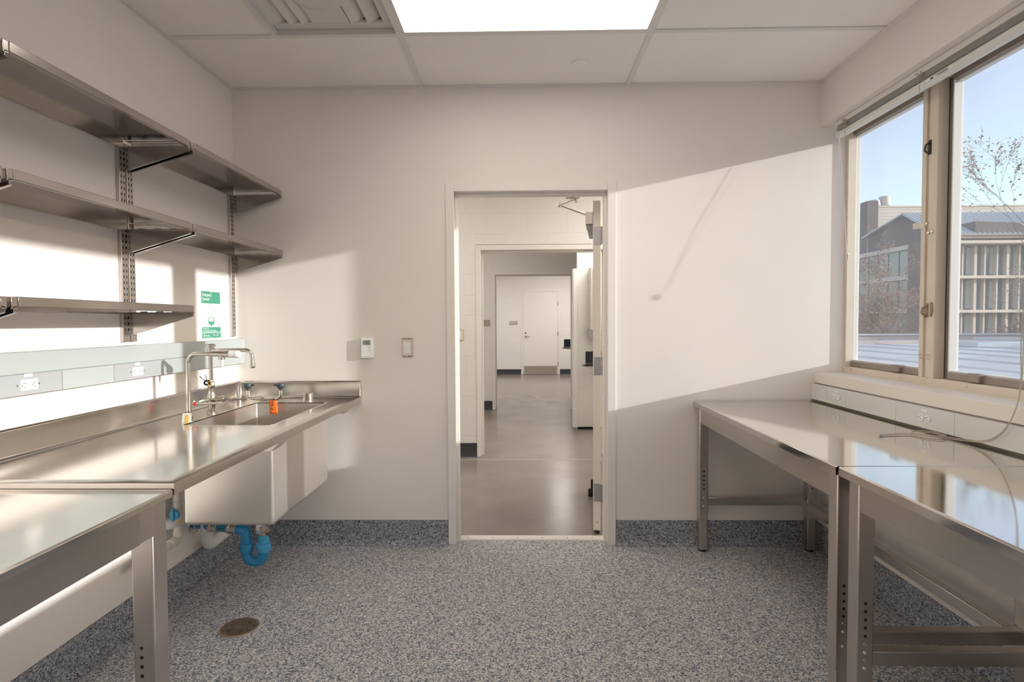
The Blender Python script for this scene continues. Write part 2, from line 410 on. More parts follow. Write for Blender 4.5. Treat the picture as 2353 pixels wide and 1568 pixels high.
def vane(xa, xb, za, zb):
    m = MB(); n = 5; prof = []
    for k in range(n+1):
        s_ = k/n; prof.append((xa+(xb-xa)*s_, za+(zb-za)*s_*s_))
    prof2 = [(p[0], p[1]+.003) for p in prof[::-1]]
    m.prism(prof+prof2, 'y', y0+.055, y1-.055); part('vane', m, M['pan'], t)
vane(x0+.004, x0+.075, z0, z0+.022); vane(x0+.085, x0+.14, z0, z0+.024); vane(x0+.145, x0+.195, z0, z0+.024)
vane(x1-.205, x1-.135, z0, z0+.03); vane(x1-.125, x1-.06, z0, z0+.03); vane(x1-.05, x1-.004, z0, z0+.01)

single('sprinkler_cover', MB().lathe((.324, 3.08, HC+.008), (0, 0, -1), [(.047, 0), (.047, .006), (.043, .010), (.0, .0115)], 36), M['ceil'],
       'small round white sprinkler cover plate on the ceiling tile above the doorway', 'sprinkler cover', (.324, 3.08, HC))

# ------------------------------------------------------------------ doorway frame and the open leaf (door_1)
def door_frame(name, x0, x1, zt, ya, yb, stop=(.07, .16), sw=.016, wide=.05, mat='frame', proud=.012):
    fr = MB()
    for (a, b) in ((ya-proud, ya), (yb, yb+proud)):
        fr.box(x0-wide, x0, a, b, 0, zt+wide); fr.box(x1, x1+wide, a, b, 0, zt+wide); fr.box(x0, x1, a, b, zt, zt+wide)
    fr.box(x0-.01, x0, ya, yb, 0, zt+.01); fr.box(x1, x1+.01, ya, yb, 0, zt+.01); fr.box(x0, x1, ya, yb, zt, zt+.01)
    o = struct(name, fr, M[mat], .003)
    st = MB(); s0, s1 = ya+stop[0], ya+stop[1]
    st.box(x0, x0+sw, s0, s1, 0, zt); st.box(x1-sw, x1, s0, s1, 0, zt); st.box(x0+sw, x1-sw, s0, s1, zt-sw, zt)
    part('door_stop', st, M[mat], o, .002)
    return o
d1 = door_frame('door_1', DX0, DX1, DZ, D, D2, (.035, .09))
A = math.radians(8.3); ld = Vector((math.sin(A), math.cos(A), 0)); ln = Vector((-math.cos(A), math.sin(A), 0))   # leaf runs along ld, ln points left
HP = Vector((.4523, 3.535, 0))                 # near left corner of the open leaf
TH = .047
def leafbox(s0, s1, n0, n1, z0, z1, mb=None):
    """box in leaf coordinates: s along the leaf, n to the left of its left face"""
    mb = mb or MB(); c = HP + ld*((s0+s1)/2) + ln*((n0+n1)/2); c.z = (z0+z1)/2
    return mb.obox(c, (s1-s0, n1-n0, z1-z0), (ld, ln, Vector((0, 0, 1))))
leaf = part('door_leaf', leafbox(0, .91, -TH, 0, .022, 2.115), M['door'], d1, .0015, label='cream door leaf standing open, seen edge on')
for z in (1.895, 1.075, .266):
    hg = part('hinge', leafbox(-.0025, .002, -TH-.006, -.006, z-.058, z+.058), M['galv'], d1, .0008)
    k = HP + ld*(-.008) + ln*(-TH-.007)
    kn = MB()
    for q in range(5): kn.cyl((k.x, k.y, z-.056+q*.0226), (k.x, k.y, z-.056+q*.0226+.021), .0062, 12)
    part('hinge_knuckle', kn, M['galv'], hg)
    sc = MB()
    for (nn_, zz) in ((-.016, .042), (-.034, .018), (-.034, -.018), (-.016, -.042)):
        p = HP + ld*(-.003) + ln*(nn_-.01); sc.lathe((p.x, p.y, z+zz), -ld, [(.0045, 0), (.004, .0012), (0, .0014)], 10)
    part('screw', sc, M['galv'], hg)
p = HP+ld*(-.0)+ln*(-.026); part('edge_screw', MB().lathe((p.x, p.y, .075), -ld, [(.006, 0), (.005, .002), (0, .0022)], 12), M['galv'], leaf)
part('door_sweep', leafbox(.012, .9, -TH+.008, -.014, .002, .022), M['black'], leaf)
# kick-down holder with a rubber foot near the latch edge
kh = MB(); leafbox(.75, .80, 0, .008, .06, .15, kh); leafbox(.765, .785, .008, .03, .02, .13, kh)
p = HP+ld*.775+ln*.032; kh.lathe((p.x, p.y, .001), (0, 0, 1), [(.018, 0), (.02, .008), (.02, .045), (.015, .06)], 16)
part('door_holder', kh, M['black'], leaf)
lv = MB(); p = HP+ld*.84+Vector((0, 0, 1.0)); lv.lathe(p-ln*TH, -ln, [(.03, 0), (.028, .008), (.01, .009), (.01, .05)], 20)
q2 = p-ln*(TH+.048); lv.tube([q2, q2-ld*.11], .009, 10); part('lever_handle', lv, M['nickel'], leaf)
# closer body on the leaf, folding arm to the frame head
cb = part('door_closer', leafbox(.10, .36, 0, .050, 1.985, 2.065), M['steel_v'], leaf, .004)
m = MB(); pts = []
a_ = [leafbox(.10, .36, 0, .050, 1.985, 1.9851)]
b0 = [HP+ld*s_+ln*n_+Vector((0, 0, 1.985)) for s_, n_ in ((.105, .0), (.355, 0), (.355, .045), (.105, .045))]
b1 = [HP+ld*s_+ln*n_+Vector((0, 0, 1.925)) for s_, n_ in ((.125, .0), (.335, 0), (.335, .030), (.125, .030))]
m.add(b0+b1, [(0, 1, 2, 3), (7, 6, 5, 4)]+[(k, (k+1) % 4, 4+(k+1) % 4, 4+k) for k in range(4)])
part('closer_cover', m, M['galv'], leaf, .003)
piv = HP+ld*.30+ln*.028+Vector((0, 0, 2.075)); elb = Vector((.2475, 3.62, 2.108)); foot = Vector((.318, 3.462, 2.108))
m = MB(); m.tube([piv+Vector((0, 0, -.012)), piv+Vector((0, 0, .012))], .014, 14)
dv = (elb-piv); m.obox((elb+piv)/2, (dv.length, .02, .007), (dv.normalized(), Vector((0, 0, 1)).cross(dv).normalized(), dv.normalized().cross(Vector((0, 0, 1)).cross(dv).normalized())))
part('main_arm', m, M['nickel'], leaf, .001)
m = MB(); m.cyl(elb-Vector((0, 0, .014)), elb+Vector((0, 0, .014)), .013, 16); m.tube([elb, foot], .0085, 12)
part('forearm', m, M['nickel'], leaf)
m = MB(); m.obox(foot+Vector((.0, 0, .008)), (.085, .02, .006), ((1, 0, 0), (0, 1, 0), (0, 0, 1))); m.lathe(foot+Vector((0, 0, -.008)), (0, 0, 1), [(.014, 0), (.016, .004), (.016, .012), (.011, .018), (.007, .02), (.007, .04)], 16)
m.cyl(foot+Vector((.022, .0, -.022)), foot+Vector((.022, 0, .006)), .007, 10)
part('arm_shoe', m, M['nickel'], leaf)
ts = struct('trim_1', MB().prism([(3.42, 0), (3.424, .007), (3.475, .009), (3.50, .002), (3.50, -.01), (3.42, -.01)], 'x', DX0-.0, DX1), M['frame'])
m = MB()
for k in range(6): m.lathe((DX0+.06+k*.155, 3.448, .0072), (0, 0, 1), [(.0045, 0), (.004, .0016), (0, .0018)], 10)
part('screw', m, M['darkmetal'], ts)

# ------------------------------------------------------------------ rooms beyond the doorway
struct('floor_hall', MB().box(HX0-.1, HX1+.1, 3.425, 14.9, -.12, -.0005), M['hallfloor'])
struct('trim_2', MB().box(HX0, HX1, 5.45, 5.466, -.01, .0006), plain('floor_joint', (.42, .39, .36), .4))
struct('ceiling_hall', MB().box(HX0-.1, HX1+.1, D2, 14.8, 2.75, 2.80), M['ceil'])
struct('wall_hall_left', MB().box(HX0-.1, HX0, D2, 14.8, 0, 2.75), M['block'])
struct('wall_hall_right', MB().box(HX1, HX1+.1, D2, 14.8, 0, 2.75), M['block'])
w = MB(); w.box(HX0-.1, XL-.1, D2-.05, D2, 0, 2.75); struct('wall_hall_near', w, M['block'])

blockcache = {}
def block_wall(name, y, xa, xb, bx0, bx1, hole, t=.16, course=.2032, length=.4064, base=True, z_top=2.75, z_first=0.0, phase=0.0):
    """painted blockwork: a mortar core, every block in view a part of its own; hole = (x0, x1, z1)"""
    core = MB(); hx0, hx1, hz = hole if hole else (9, 9, 0)
    if hole:
        core.box(xa, hx0, y, y+t, 0, z_top); core.box(hx1, xb, y, y+t, 0, z_top); core.box(hx0, hx1, y, y+t, hz, z_top)
    else: core.box(xa, xb, y, y+t, 0, z_top)
    o = struct(name, core, M['mortar'])
    j = .0014; d = .0016; c = .0025; row = 0; z = z_first
    while z < z_top-.01:
        zz = min(z+course, z_top); x = bx0-length+(.5*length if row % 2 else 0)+phase
        while x < bx1:
            a, b = max(x, bx0), min(x+length, bx1); x += length
            spans = [(a, b, z, zz)]
            if hole and z < hz:
                spans = []
                if a < hx0: spans.append((a, min(b, hx0), z, zz))
                if b > hx1: spans.append((max(a, hx1), b, z, zz))
                if zz > hz+.02 and b > hx0 and a < hx1: spans.append((max(a, hx0), min(b, hx1), hz, zz))
            for (p0, p1, q0, q1) in spans:
                if p1-p0 < .03 or q1-q0 < .02: continue
                lx, lz = round(p1-p0, 4), round(q1-q0, 4)
                me = blockcache.get((lx, lz))
                if me is None:
                    X, Z = lx/2-j, lz/2-j
                    v = [(-X, 0, -Z), (X, 0, -Z), (X, 0, Z), (-X, 0, Z), (-X+c, -d, -Z+c), (X-c, -d, -Z+c), (X-c, -d, Z-c), (-X+c, -d, Z-c)]
                    mb = MB().add(v, [(4, 5, 6, 7), (0, 1, 5, 4), (1, 2, 6, 5), (2, 3, 7, 6), (3, 0, 4, 7), (3, 2, 1, 0)])
                    me = blockcache[(lx, lz)] = mesh_of('block', mb, M['block'], sharp=20)
                k = bpy.data.objects.new('block', me); COL.objects.link(k); k.parent = o; k.location = ((p0+p1)/2, y, (q0+q1)/2)
        z = zz; row += 1
    if base:
        bb = MB()
        for (p0, p1) in (((bx0, hx0), (hx1, bx1)) if hole else ((bx0, bx1),)):
            bb.prism([(y-.004, .14), (y-.009, .135), (y-.009, .012), (y-.016, .0), (y, 0), (y, .14)], 'x', p0, p1)
        part('base_strip', bb, M['vinyl'], o)
    return o
Y2, Y3, Y4 = 5.585, 8.60, 14.42
block_wall('wall_hall_second', Y2, HX0, HX1, -1.5, 1.4, (-.452, .882, 2.13), phase=.135)
block_wall('wall_hall_third', Y3, HX0, HX1, -1.5, 1.5, (-.452, .83, 2.13), phase=.05)
block_wall('wall_hall_end', Y4, HX0, HX1, -1.3, 1.95, None, phase=.1)
door_frame('door_2', -.402, .832, 2.075, Y2, Y2+.16, (.06, .12))
door_frame('door_3', -.402, .78, 2.085, Y3, Y3+.16, (.05, .11))
# the last door, shut
d4 = door_frame('door_4', .04, .94, 2.14, Y4, Y4+.05, (.03, .04), proud=.014)
leaf4 = part('door_leaf', MB().box(.045, .935, Y4-.012, Y4+.03, .012, 2.135), M['frame'], d4, .002)
part('kick_plate', MB().box(.065, .915, Y4-.015, Y4-.012, .02, .225), M['steel_v'], leaf4)
m = MB().lathe((.11, Y4-.012, .985), (0, -1, 0), [(.027, 0), (.025, .008), (.011, .009), (.011, .045)], 18); m.tube([(.11, Y4-.052, .985), (.22, Y4-.052, .985)], .009, 10)
part('lever_handle', m, M['nickel'], leaf4)
part('deadbolt', MB().lathe((.11, Y4-.012, 1.075), (0, -1, 0), [(.02, 0), (.018, .01), (0, .011)], 18), M['darkmetal'], leaf4)
for z in (1.83, 1.05, .27): part('hinge', MB().box(.925, .955, Y4-.022, Y4-.008, z-.055, z+.055), M['galv'], leaf4)

# blind wall return beyond the second doorway, with a tall pale edge strip
YW = 7.02
block_wall('wall_hall_return', YW, .70, HX1, .705, 1.35, None, t=.12, course=.1645, length=.36, base=False, z_first=.03)
struct('trim_3', MB().prism([(.640, YW-.02), (.652, YW-.034), (.690, YW-.034), (.702, YW-.02), (.702, YW+.06), (.640, YW+.06)], 'z', .03, 2.02), M['frame'])
struct('trim_4', MB().box(.705, 1.35, YW-.003, YW+.1, 0, .03), M['hole'])  # black strip stands in for the shadow under the wall return
# cabinet and folding-shelf laptop on the return wall
t = thing('wall_cabinet', 'beige wall cabinet half hidden behind the open door leaf', 'cabinet', (1.0, 6.9, 1.25))
part('body', MB().box(.845, 1.25, 6.78, YW-.005, 1.26, 2.02), M['door'], t, .003)
part('cabinet_door', MB().box(.865, 1.24, 6.76, 6.78, 1.275, 2.005), M['door'], t, .003)
part('under_box', MB().box(.82, 1.2, 6.85, YW-.005, 1.17, 1.26), M['galv'], t, .002)
def laptop(lab, x0, x1, y, z, sh, wall_y):
    t = thing('wall_computer', lab, 'computer', (x0, y, z))
    part('screen', MB().box(x0, x1, y+.12, y+.135, z+.015, z+sh), M['screen'], t, .003)
    part('keyboard', MB().prism([(x0-.03, z-.0), (x0-.045, z+.012), (x1, z+.016), (x1, z-.004)], 'y', y-.1, y+.125), M['screen'], t, .002)
    br = MB().prism([(x0-.055, z-.004), (x1, z-.004), (x1, z-.09), (x1-.04, z-.075)], 'y', y-.1, y+.13); br.box(x1-.03, x1, y, wall_y, z-.08, z)
    part('shelf_bracket', br, M['steel_v'], t)
    return t
laptop('black screen and keyboard on a bracket shelf, nearer and beside the open door leaf', .772, 1.0, 6.62, .84, .158, YW-.005)
laptop('black screen and keyboard on a bracket shelf, further off beside the closed end door', .99, 1.45, 12.9, .755, .20, Y4-.005)
# small fittings on the block walls
t = thing('hall_switch', 'beige framed switch plate on the block wall beside the second doorway', 'switch', (-.605, Y2-.005, 1.235))
part('plate', MB().box(-.66, -.585, Y2-.014, Y2-.004, 1.178, 1.295), M['winframe'], t, .003)
part('rocker', MB().box(-.645, -.600, Y2-.017, Y2-.013, 1.20, 1.272), M['white'], t, .001)
t = single('room_plaque', MB().box(-.59, -.485, Y3-.016, Y3-.004, 1.305, 1.395), M['plaque'], 'taupe room plaque on the brighter block wall left of the third doorway', 'sign', (-.53, Y3, 1.35), .002)
t = thing('room_plaque', 'taupe room plaque on the end wall left of the closed door', 'sign', (-.205, Y4, 1.34))
part('plate', MB().box(-.31, -.10, Y4-.016, Y4-.004, 1.30, 1.385), M['plaque'], t, .002)
m = MB().box(-.29, -.21, Y4-.0175, Y4-.015, 1.352, 1.362); m.box(-.29, -.15, Y4-.0175, Y4-.015, 1.325, 1.334); part('lettering_line', m, M['tee'], t)
# added lamps, out of sight, to brighten the rooms beyond
for n, (x, y_) in enumerate(((-1.7, 4.55), (1.25, 4.5), (-1.7, 7.2), (1.25, 6.3), (-1.7, 10.6), (1.25, 11.8), (-1.5, 12.8), (1.25, 12.9))):
    t = thing('hall_light', ['ceiling light at the left of the first room beyond the doorway, out of the photo', 'ceiling light at the right of the first room beyond the doorway, out of the photo', 'ceiling light left of the second doorway, out of the photo', 'ceiling light right of the second doorway, out of the photo', 'ceiling light past the third doorway, at the left, out of the photo', 'ceiling light past the third doorway, at the right, out of the photo', 'ceiling light left of the closed end door, out of the photo', 'ceiling light right of the closed end door, out of the photo'][n], 'ceiling light', (x, y_, 2.75), 'hall light panels')
    part('light_diffuser', MB().box(x-.55, x+.55, y_-.28, y_+.28, 2.742, 2.752), M['hallpanel'], t)
    f = MB()
    for (a, b, c, d) in ((x-.58, x+.58, y_-.31, y_-.28), (x-.58, x+.58, y_+.28, y_+.31), (x-.58, x-.55, y_-.28, y_+.28), (x+.55, x+.58, y_-.28, y_+.28)): f.box(a, b, c, d, 2.738, 2.752)
    part('frame', f, M['tee'], t)

# ------------------------------------------------------------------ windows
XF = 1.922                                      # face of the beige frame
XG = 1.99                                       # glass plane
ZG0, ZG1 = 1.114, 2.437
struct('trim_5', MB().box(1.752, XF+.03, WY0, D, .985, SILL), M['sill'], .003)
struct('trim_6', MB().box(XF+.02, XO, WY0, D, .985, 1.05), M['sill'])
panes = [(2.738, 3.352), (1.970, 2.590), (.62, 1.790), (-.80, .44), (-2.19, -.98)]  # last two panes are unseen, added to let in more sun and sky
wf = None
for n, (p0, p1) in enumerate(panes):
    y0 = p0-.09; y1 = p1+.09
    if n == 0: y0 = 2.6825
    if n == 1: y1 = 2.682
    if n == 0: y1 = D
    if n == len(panes)-1: y0 = WY0
    o = struct('window_%d' % (n+1), MB().box(XF, XF+.05, y0, y1, SILL-.005, 1.082), M['winframe'], .002)
    part('head_frame', MB().box(XF, XF+.12, y0, y1, ZG1+.028, HEAD), M['winframe'], o, .002)
    part('outer_sill', MB().box(XF+.05, XO, y0, y1, 1.0, 1.082), M['winframe'], o)
    # mullion halves: post face towards the room, deeper return behind it
    def post(a, b, room=(0, 0)):
        mm = MB().box(XF, XF+.05, a, b, 1.082, ZG1+.03)
        if n == 0 and a < 3: mm = MB().box(XF, XF+.05, 2.704, b, 1.082, ZG1+.03); mm.box(XF+.014, XF+.05, a, 2.704, 1.082, ZG1+.03); mm.box(XF, XF+.014, a, 2.688, 1.082, ZG1+.03)
        part('mullion', mm, M['winframe'], o, .002)
        ra, rb = max(a, p1+.002) if a > p1-.02 else a, b
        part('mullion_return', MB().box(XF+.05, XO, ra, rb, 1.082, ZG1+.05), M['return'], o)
    if n == 0: post(D-.022, D)
    elif n == 1: post(2.633, 2.682)
    else: post(p1+.042, p1+.0905)
    if n == len(panes)-1: post(WY0, p0-.042)
    elif n == 0: post(2.6825, 2.732)
    else: post(p0-.0905, p0-.042)
    # sash with glazing stops
    s0, s1 = p0-(.042 if n else .03), min(p1+.042, D-.001); e0 = .042; e1 = s1-p1
    sm = MB(); sm.box(XF+.052, XG+.008, s0, p0, 1.082, ZG1+.045); sm.box(XF+.052, XG+.008, p1, s1, 1.082, ZG1+.045)
    sm.box(XF+.03, XG+.008, p0, p1, 1.082, ZG0); sm.box(XF+.03, XG+.008, p0, p1, ZG1, ZG1+.045)
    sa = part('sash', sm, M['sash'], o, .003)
    gm = MB(); g = .007
    gm.box(XG-.02, XG+.008, p0, p0+g, ZG0, ZG1); gm.box(XG-.034, XG+.008, p1-g, p1, ZG0, ZG1); gm.box(XG-.02, XG+.008, p0, p1, ZG0, ZG0+g); gm.box(XG-.02, XG+.008, p0, p1, ZG1-g, ZG1)
    part('glazing_bead', gm, M['gasket'], sa)
    part('pane', MB().box(XG-.002, XG+.002, p0+.002, p1-.002, ZG0+.002, ZG1-.002), M['glass'], o)
    cy = p0+(p1-p0)*.30 if n == 0 else p1-.17
    part('sash_clip', MB().box(XF+.012, XF+.05, cy-.03, cy+.03, 1.085, 1.124), M['sash'], sa, .004)
    if n in (0, 1):
        for cz in ((3.28, 2.86) if n == 0 else (2.44,)):
            part('screw_cap', MB().lathe((XF+.001, cz, 1.067), (-1, 0, 0), [(.009, 0), (.008, .003), (.004, .004), (0, .004)], 14), M['nickel'], o)
    if n == 0:
        for z in (2.165, 1.40):
            m = MB().box(XF-.003, XF, 2.671, 2.689, z-.034, z+.034); m.tube(fillet([(XF-.003, 2.680, z+.024), (XF-.016, 2.688, z+.012), (XF-.018, 2.692, z-.012), (XF-.004, 2.684, z-.028)], .008, 4), .0042, 8)
            part('sash_lock', m, M['darkmetal'] if z > 2 else M['bronze'], o)
        part('strike', MB().prism([(2.655, 1.44), (2.645, 1.437), (2.640, 1.40), (2.648, 1.375), (2.655, 1.37)], 'x', XF-.006, XF), M['bronze'], o)
        # torn tape and hooks left on the post
        m = MB().box(XF-.002, XF, 2.71, 2.735, 1.795, 1.818); m.prism([(XF-.002, 2.735), (XF-.016, 2.752), (XF-.018, 2.762), (XF-.017, 2.762), (XF-.0005, 2.737)], 'z', 1.795, 1.823)
        part('tape', m, M['sill'], o)
        m = MB()
        for yy in (2.708, 2.66):
            m.tube(fillet([(XF, yy, 1.19), (XF-.018, yy, 1.192), (XF-.02, yy-.012, 1.178), (XF-.012, yy-.016, 1.17)], .006, 4), .0022, 6)
        for (yy, zz) in ((2.69, 1.81), (2.678, 1.765), (2.655, 1.767)): m.lathe((XF, yy, zz), (-1, 0, 0), [(.008, 0), (.008, .006), (.004, .009)], 10)
        part('hook', m, M['nickel'], o)
# blinds drawn up under the window head, one long unit per pair of panes
def blind(y0, y1, lab):
    t = thing('window_blind', lab, 'blind', (1.85, (y0+y1)/2, HEAD))
    part('head_rail', MB().box(1.815, 1.865, y0, y1, 2.470, 2.499), M['blindrail'], t, .002)
    part('end_cap', MB().box(1.812, 1.868, y1, y1+.012, 2.462, 2.499), M['blindrail'], t, .002)
    for k in range(9):
        z = 2.4660-k*.0032
        m = MB(); pr = [(1.812+.052*i/4, z+.004*math.sin(math.pi*i/4)) for i in range(5)]
        m.prism(pr+[(a, b+.0012) for a, b in pr[::-1]], 'y', y0+.012, y1-.002); part('slat', m, M['blind'], t)
    pr = [(1.816, 2.434), (1.812, 2.426), (1.816, 2.412), (1.828, 2.404), (1.848, 2.404), (1.860, 2.412), (1.864, 2.426), (1.86, 2.434)]
    br = part('bottom_rail', MB().prism(pr, 'y', y0-.012, y1+.012), M['blindrail'], t, .002)
    part('end_cap', MB().prism(pr, 'y', y1+.012, y1+.02), M['blind'], br, .003)
    return t, br
b1, br1 = blind(1.86, 3.27, 'raised grey slatted blind bundled under the head of the two nearest panes')
blind(-.9, 1.80, 'raised blind over the panes beside the camera, out of the photo')
ladder = MB()
for yy in (3.18, 2.60):
    for k in range(14):
        a = R.uniform(0, 6.28); z = 2.44+R.uniform(-.008, .04); y_ = yy+R.uniform(-.02, .02)
        pts = [(1.808+R.uniform(-.006, .004), y_+.012*math.cos(a+i*1.4), z+.008*math.sin(a+i*1.9)) for i in range(6)]
        ladder.tube(pts, .0013, 5)
    ladder.tube([(1.81, yy, 2.42), (1.806, yy-.006, 2.395), (1.81, yy-.004, 2.375)], .0016, 5)
part('ladder_cord', ladder, M['cord'], b1)
m = MB().box(1.8095, 1.8128, 2.40, 2.56, 2.413, 2.424); m.lathe((1.8135, 2.58, 2.419), (-1, 0, 0), [(.006, 0), (.006, .002)], 12)
part('rail_label', m, M['white'], br1)
m = MB().box(1.8085, 1.8097, 2.515, 2.53, 2.4145, 2.4225)
for k in range(3): m.box(1.8085, 1.8097, 2.43, 2.505-.012*k, 2.4215-.0032*k, 2.4227-.0032*k)
part('label_print', m, M['ink'], br1)
wd = part('wand', MB().tube([(1.805, 3.235, 2.41), (1.792, 3.20, 2.20), (1.79, 3.108, 1.70)], .0024, 8), M['clear'], b1)
part('wand_tip', MB().lathe((1.79, 3.108, 1.69), (0, -.18, 1), [(.004, 0), (.007, .005), (.006, .03), (.004, .034)], 10), M['nickel'], wd)
part('lift_cord', MB().tube([(1.80, 3.22, 2.40), (1.795, 3.16, 2.05), (1.795, 3.12, 1.74)], .001, 6), M['white'], b1)

# pull cord hanging off the blind and lying coiled on the table
zt = .8795
loop = [(1.715, 1.917, 2.40), (1.712, 1.916, 1.80), (1.70, 1.917, 1.317), (1.70, 1.92, 1.155), (1.705, 1.945, 1.05), (1.71, 2.0, .955), (1.715, 2.08, .905), (1.71, 2.17, zt+.008), (1.69, 2.25, zt+.003),
        (1.65, 2.27, zt+.003), (1.62, 2.33, zt+.003), (1.66, 2.37, zt+.004), (1.71, 2.33, zt+.005), (1.70, 2.25, zt+.006), (1.655, 2.245, zt+.007), (1.615, 2.29, zt+.005), (1.60, 2.315, zt+.003), (1.54, 2.315, zt+.003), (1.475, 2.303, zt+.003)]
def smooth(pts, n=6):
    P = [Vector(p) for p in pts]; out = []
    for i in range(len(P)-1):
        p0, p1, p2, p3 = P[max(i-1, 0)], P[i], P[i+1], P[min(i+2, len(P)-1)]
        for k in range(n):
            s_ = k/n; out.append(.5*((2*p1)+(p2-p0)*s_+(2*p0-5*p1+4*p2-p3)*s_*s_+(3*p1-p0-3*p2+p3)*s_**3))
    out.append(P[-1]); return out
t = thing('pull_cord', 'thin beige pull cord hanging by the window and coiled on the steel table', 'cord', (1.70, 2.2, zt))
part('cord_strand', MB().tube(smooth(loop), .0017, 6), M['cord'], t)
l2 = [(a+R.uniform(-.004, .004)+.010, b+R.uniform(-.006, .006)+.012, c+(.003 if c < .9 else 0)) for a, b, c in loop[:-2]]+[(1.545, 2.325, zt+.004), (1.485, 2.312, zt+.004)]
part('cord_strand', MB().tube(smooth(l2), .0017, 6), M['cord'], t)
part('cord_tip', MB().tube([(1.485, 2.307, zt+.004), (1.468, 2.303, zt+.004)], [.004, .0055], 10), M['galv'], t)

# ------------------------------------------------------------------ surface raceways with outlets
def outlet_box(parent, x, y, z, sx, round_=False):
    """duplex outlet facing along sx (+1 faces +x); white faces with slots, one or two sockets"""
    s_ = 1 if sx > 0 else -1
    def bx(y0, y1, z0, z1, d0, d1): return MB().box(min(x+s_*d0, x+s_*d1), max(x+s_*d0, x+s_*d1), y0, y1, z0, z1)
    if round_:
        m = MB()
        for dy in (-.0195, .0195):
            pr = [(y+dy+.0165*math.cos(a)*1.0, z+.0165*min(.82, max(-.82, math.sin(a)))*1.05) for a in [2*math.pi*k/28 for k in range(28)]]
            m.prism(pr, 'x', x, x+s_*.004)
        o = part('outlet', m, M['white'], parent, .0008)
    else:
        o = part('outlet', bx(y-.034, y+.034, z-.0185, z+.0185, 0, .004), M['white'], parent, .001)
    sl = MB(); d = x+s_*.0042
    for dy in (-.0195, .0195):
        for k in (-1, 1): sl.box(min(d-.0005, d+.0003), max(d-.0005, d+.0003), y+dy-.004, y+dy+.004, z+k*.0062-.001, z+k*.0062+.001)
        sl.prism([(y+dy+.0085*(1 if sx < 0 else -1)+.0022*math.cos(a), z+.0022*math.sin(a)) for a in [2*math.pi*k/10 for k in range(10)]], 'x', d-.0005, d+.0003)
    part('socket_slot', sl, M['ink'], o)
    sc = MB()
    for dy in (-.042, .042): sc.lathe((x, y+dy, z), (s_, 0, 0), [(.0035, 0), (.003, .0014), (0, .0016)], 10)
    part('plate_screw', sc, M['nickel'], o)
    part('circuit_label', bx(y-.016, y+.016, z+.027, z+.038, 0, .0012), M['white'], parent)
    return o
t = thing('wall_raceway', 'grey green two channel wiring raceway with white outlets along the left wall', 'wiring raceway', (XL, 1.5, 1.12))
RX = XL+.05
rz0, rzm, rz1 = 1.116, 1.187, 1.262
part('upper_cover', MB().box(XL, RX, -1.2, D-.012, rzm+.001, rz1), M['raceway'], t, .003)
part('back_channel', MB().box(XL, RX-.006, -1.2, D-.012, rz0, rzm+.003), M['raceway'], t)
cuts = [-1.2, .2, 1.0, 1.70, 2.01, 2.27, 2.575, D-.012]
for i in range(len(cuts)-1):
    pl = i in (3, 5)
    part('cover_plate', MB().box(RX-.006, RX, cuts[i]+.0012, cuts[i+1]-.0012, rz0, rzm-.001), M['raceway_plate'] if pl else M['raceway'], t, .0012)
part('end_cap', MB().box(XL, RX+.001, D-.012, D-.001, rz0-.001, rz1+.001), M['raceway'], t, .003)
outlet_box(t, RX, 1.868, 1.150, 1); outlet_box(t, RX, 2.408, 1.148, 1)
t = thing('wall_raceway', 'pale wiring raceway with round outlets under the window sill', 'wiring raceway', (XR, 1.5, .89))
RX = XR-.043
part('back_channel', MB().box(RX+.006, XR, -1.2, D-.003, .889, .979), M['racewhite'], t)
cuts = [-1.2, 1.2, 2.25, 2.60, 3.00, 3.19, D-.01]
for i in range(len(cuts)-1):
    part('cover_plate', MB().box(RX, RX+.006, cuts[i]+.001, cuts[i+1]-.001, .889, .979), M['racewhite'], t, .0015)
part('end_cap', MB().box(RX-.001, XR, D-.01, D-.001, .887, .981), M['racewhite'], t, .002)
outlet_box(t, RX, 3.088, .934, -1, True); outlet_box(t, RX, 2.415, .934, -1, True)

# ------------------------------------------------------------------ sink counter on the left
ZC = .905
CX = -.975; CY0 = D-1.829; CY1 = D-.004
BX0, BX1, BY0, BY1 = -1.508, -1.106, 2.436, 3.135
t = thing('sink_counter', 'long stainless steel sink counter with backsplash along the left wall', 'counter', (-1.35, 2.45, ZC-.05))
m = MB()
for (a, b, c, d) in ((XL+.002, BX0, CY0+.038, CY1), (BX1, CX-.038, CY0+.038, CY1), (BX0, BX1, CY0+.038, BY0), (BX0, BX1, BY1, CY1)): m.box(a, b, c, d, ZC-.004, ZC)
part('countertop', m, M['steel_counter'], t)
# raised rim and dropped front edge, front and near end
prof = [(.040, -.001), (.036, .004), (.008, .004), (.001, .002), (0, -.006), (0, -.031), (.004, -.031), (.004, -.005), (.040, -.005)]
vs = []; n_ = len(prof)
for (px_, py_, kx, ky) in ((CX, CY1-.002, 1, 0), (CX, CY0, 1, 1), (XL+.002, CY0, 0, 1)):
    vs += [(px_-kx*o_, py_+ky*o_, ZC+z_) for o_, z_ in prof]
fs = [tuple(range(n_))[::-1], tuple(range(2*n_, 3*n_))]
for i in range(2):
    for k in range(n_): fs.append((i*n_+k, i*n_+(k+1) % n_, (i+1)*n_+(k+1) % n_, (i+1)*n_+k))
part('rim_edge', MB().add(vs, fs), M['steel'], t)
bs = MB().prism([(XL+.001, ZC-.002), (XL+.030, ZC-.0), (XL+.022, ZC+.005), (XL+.018, ZC+.012), (XL+.018, ZC+.094), (XL+.012, ZC+.101), (XL+.001, ZC+.101)], 'y', CY0, CY1-.0)
part('backsplash', bs, M['steel'], t, .001)
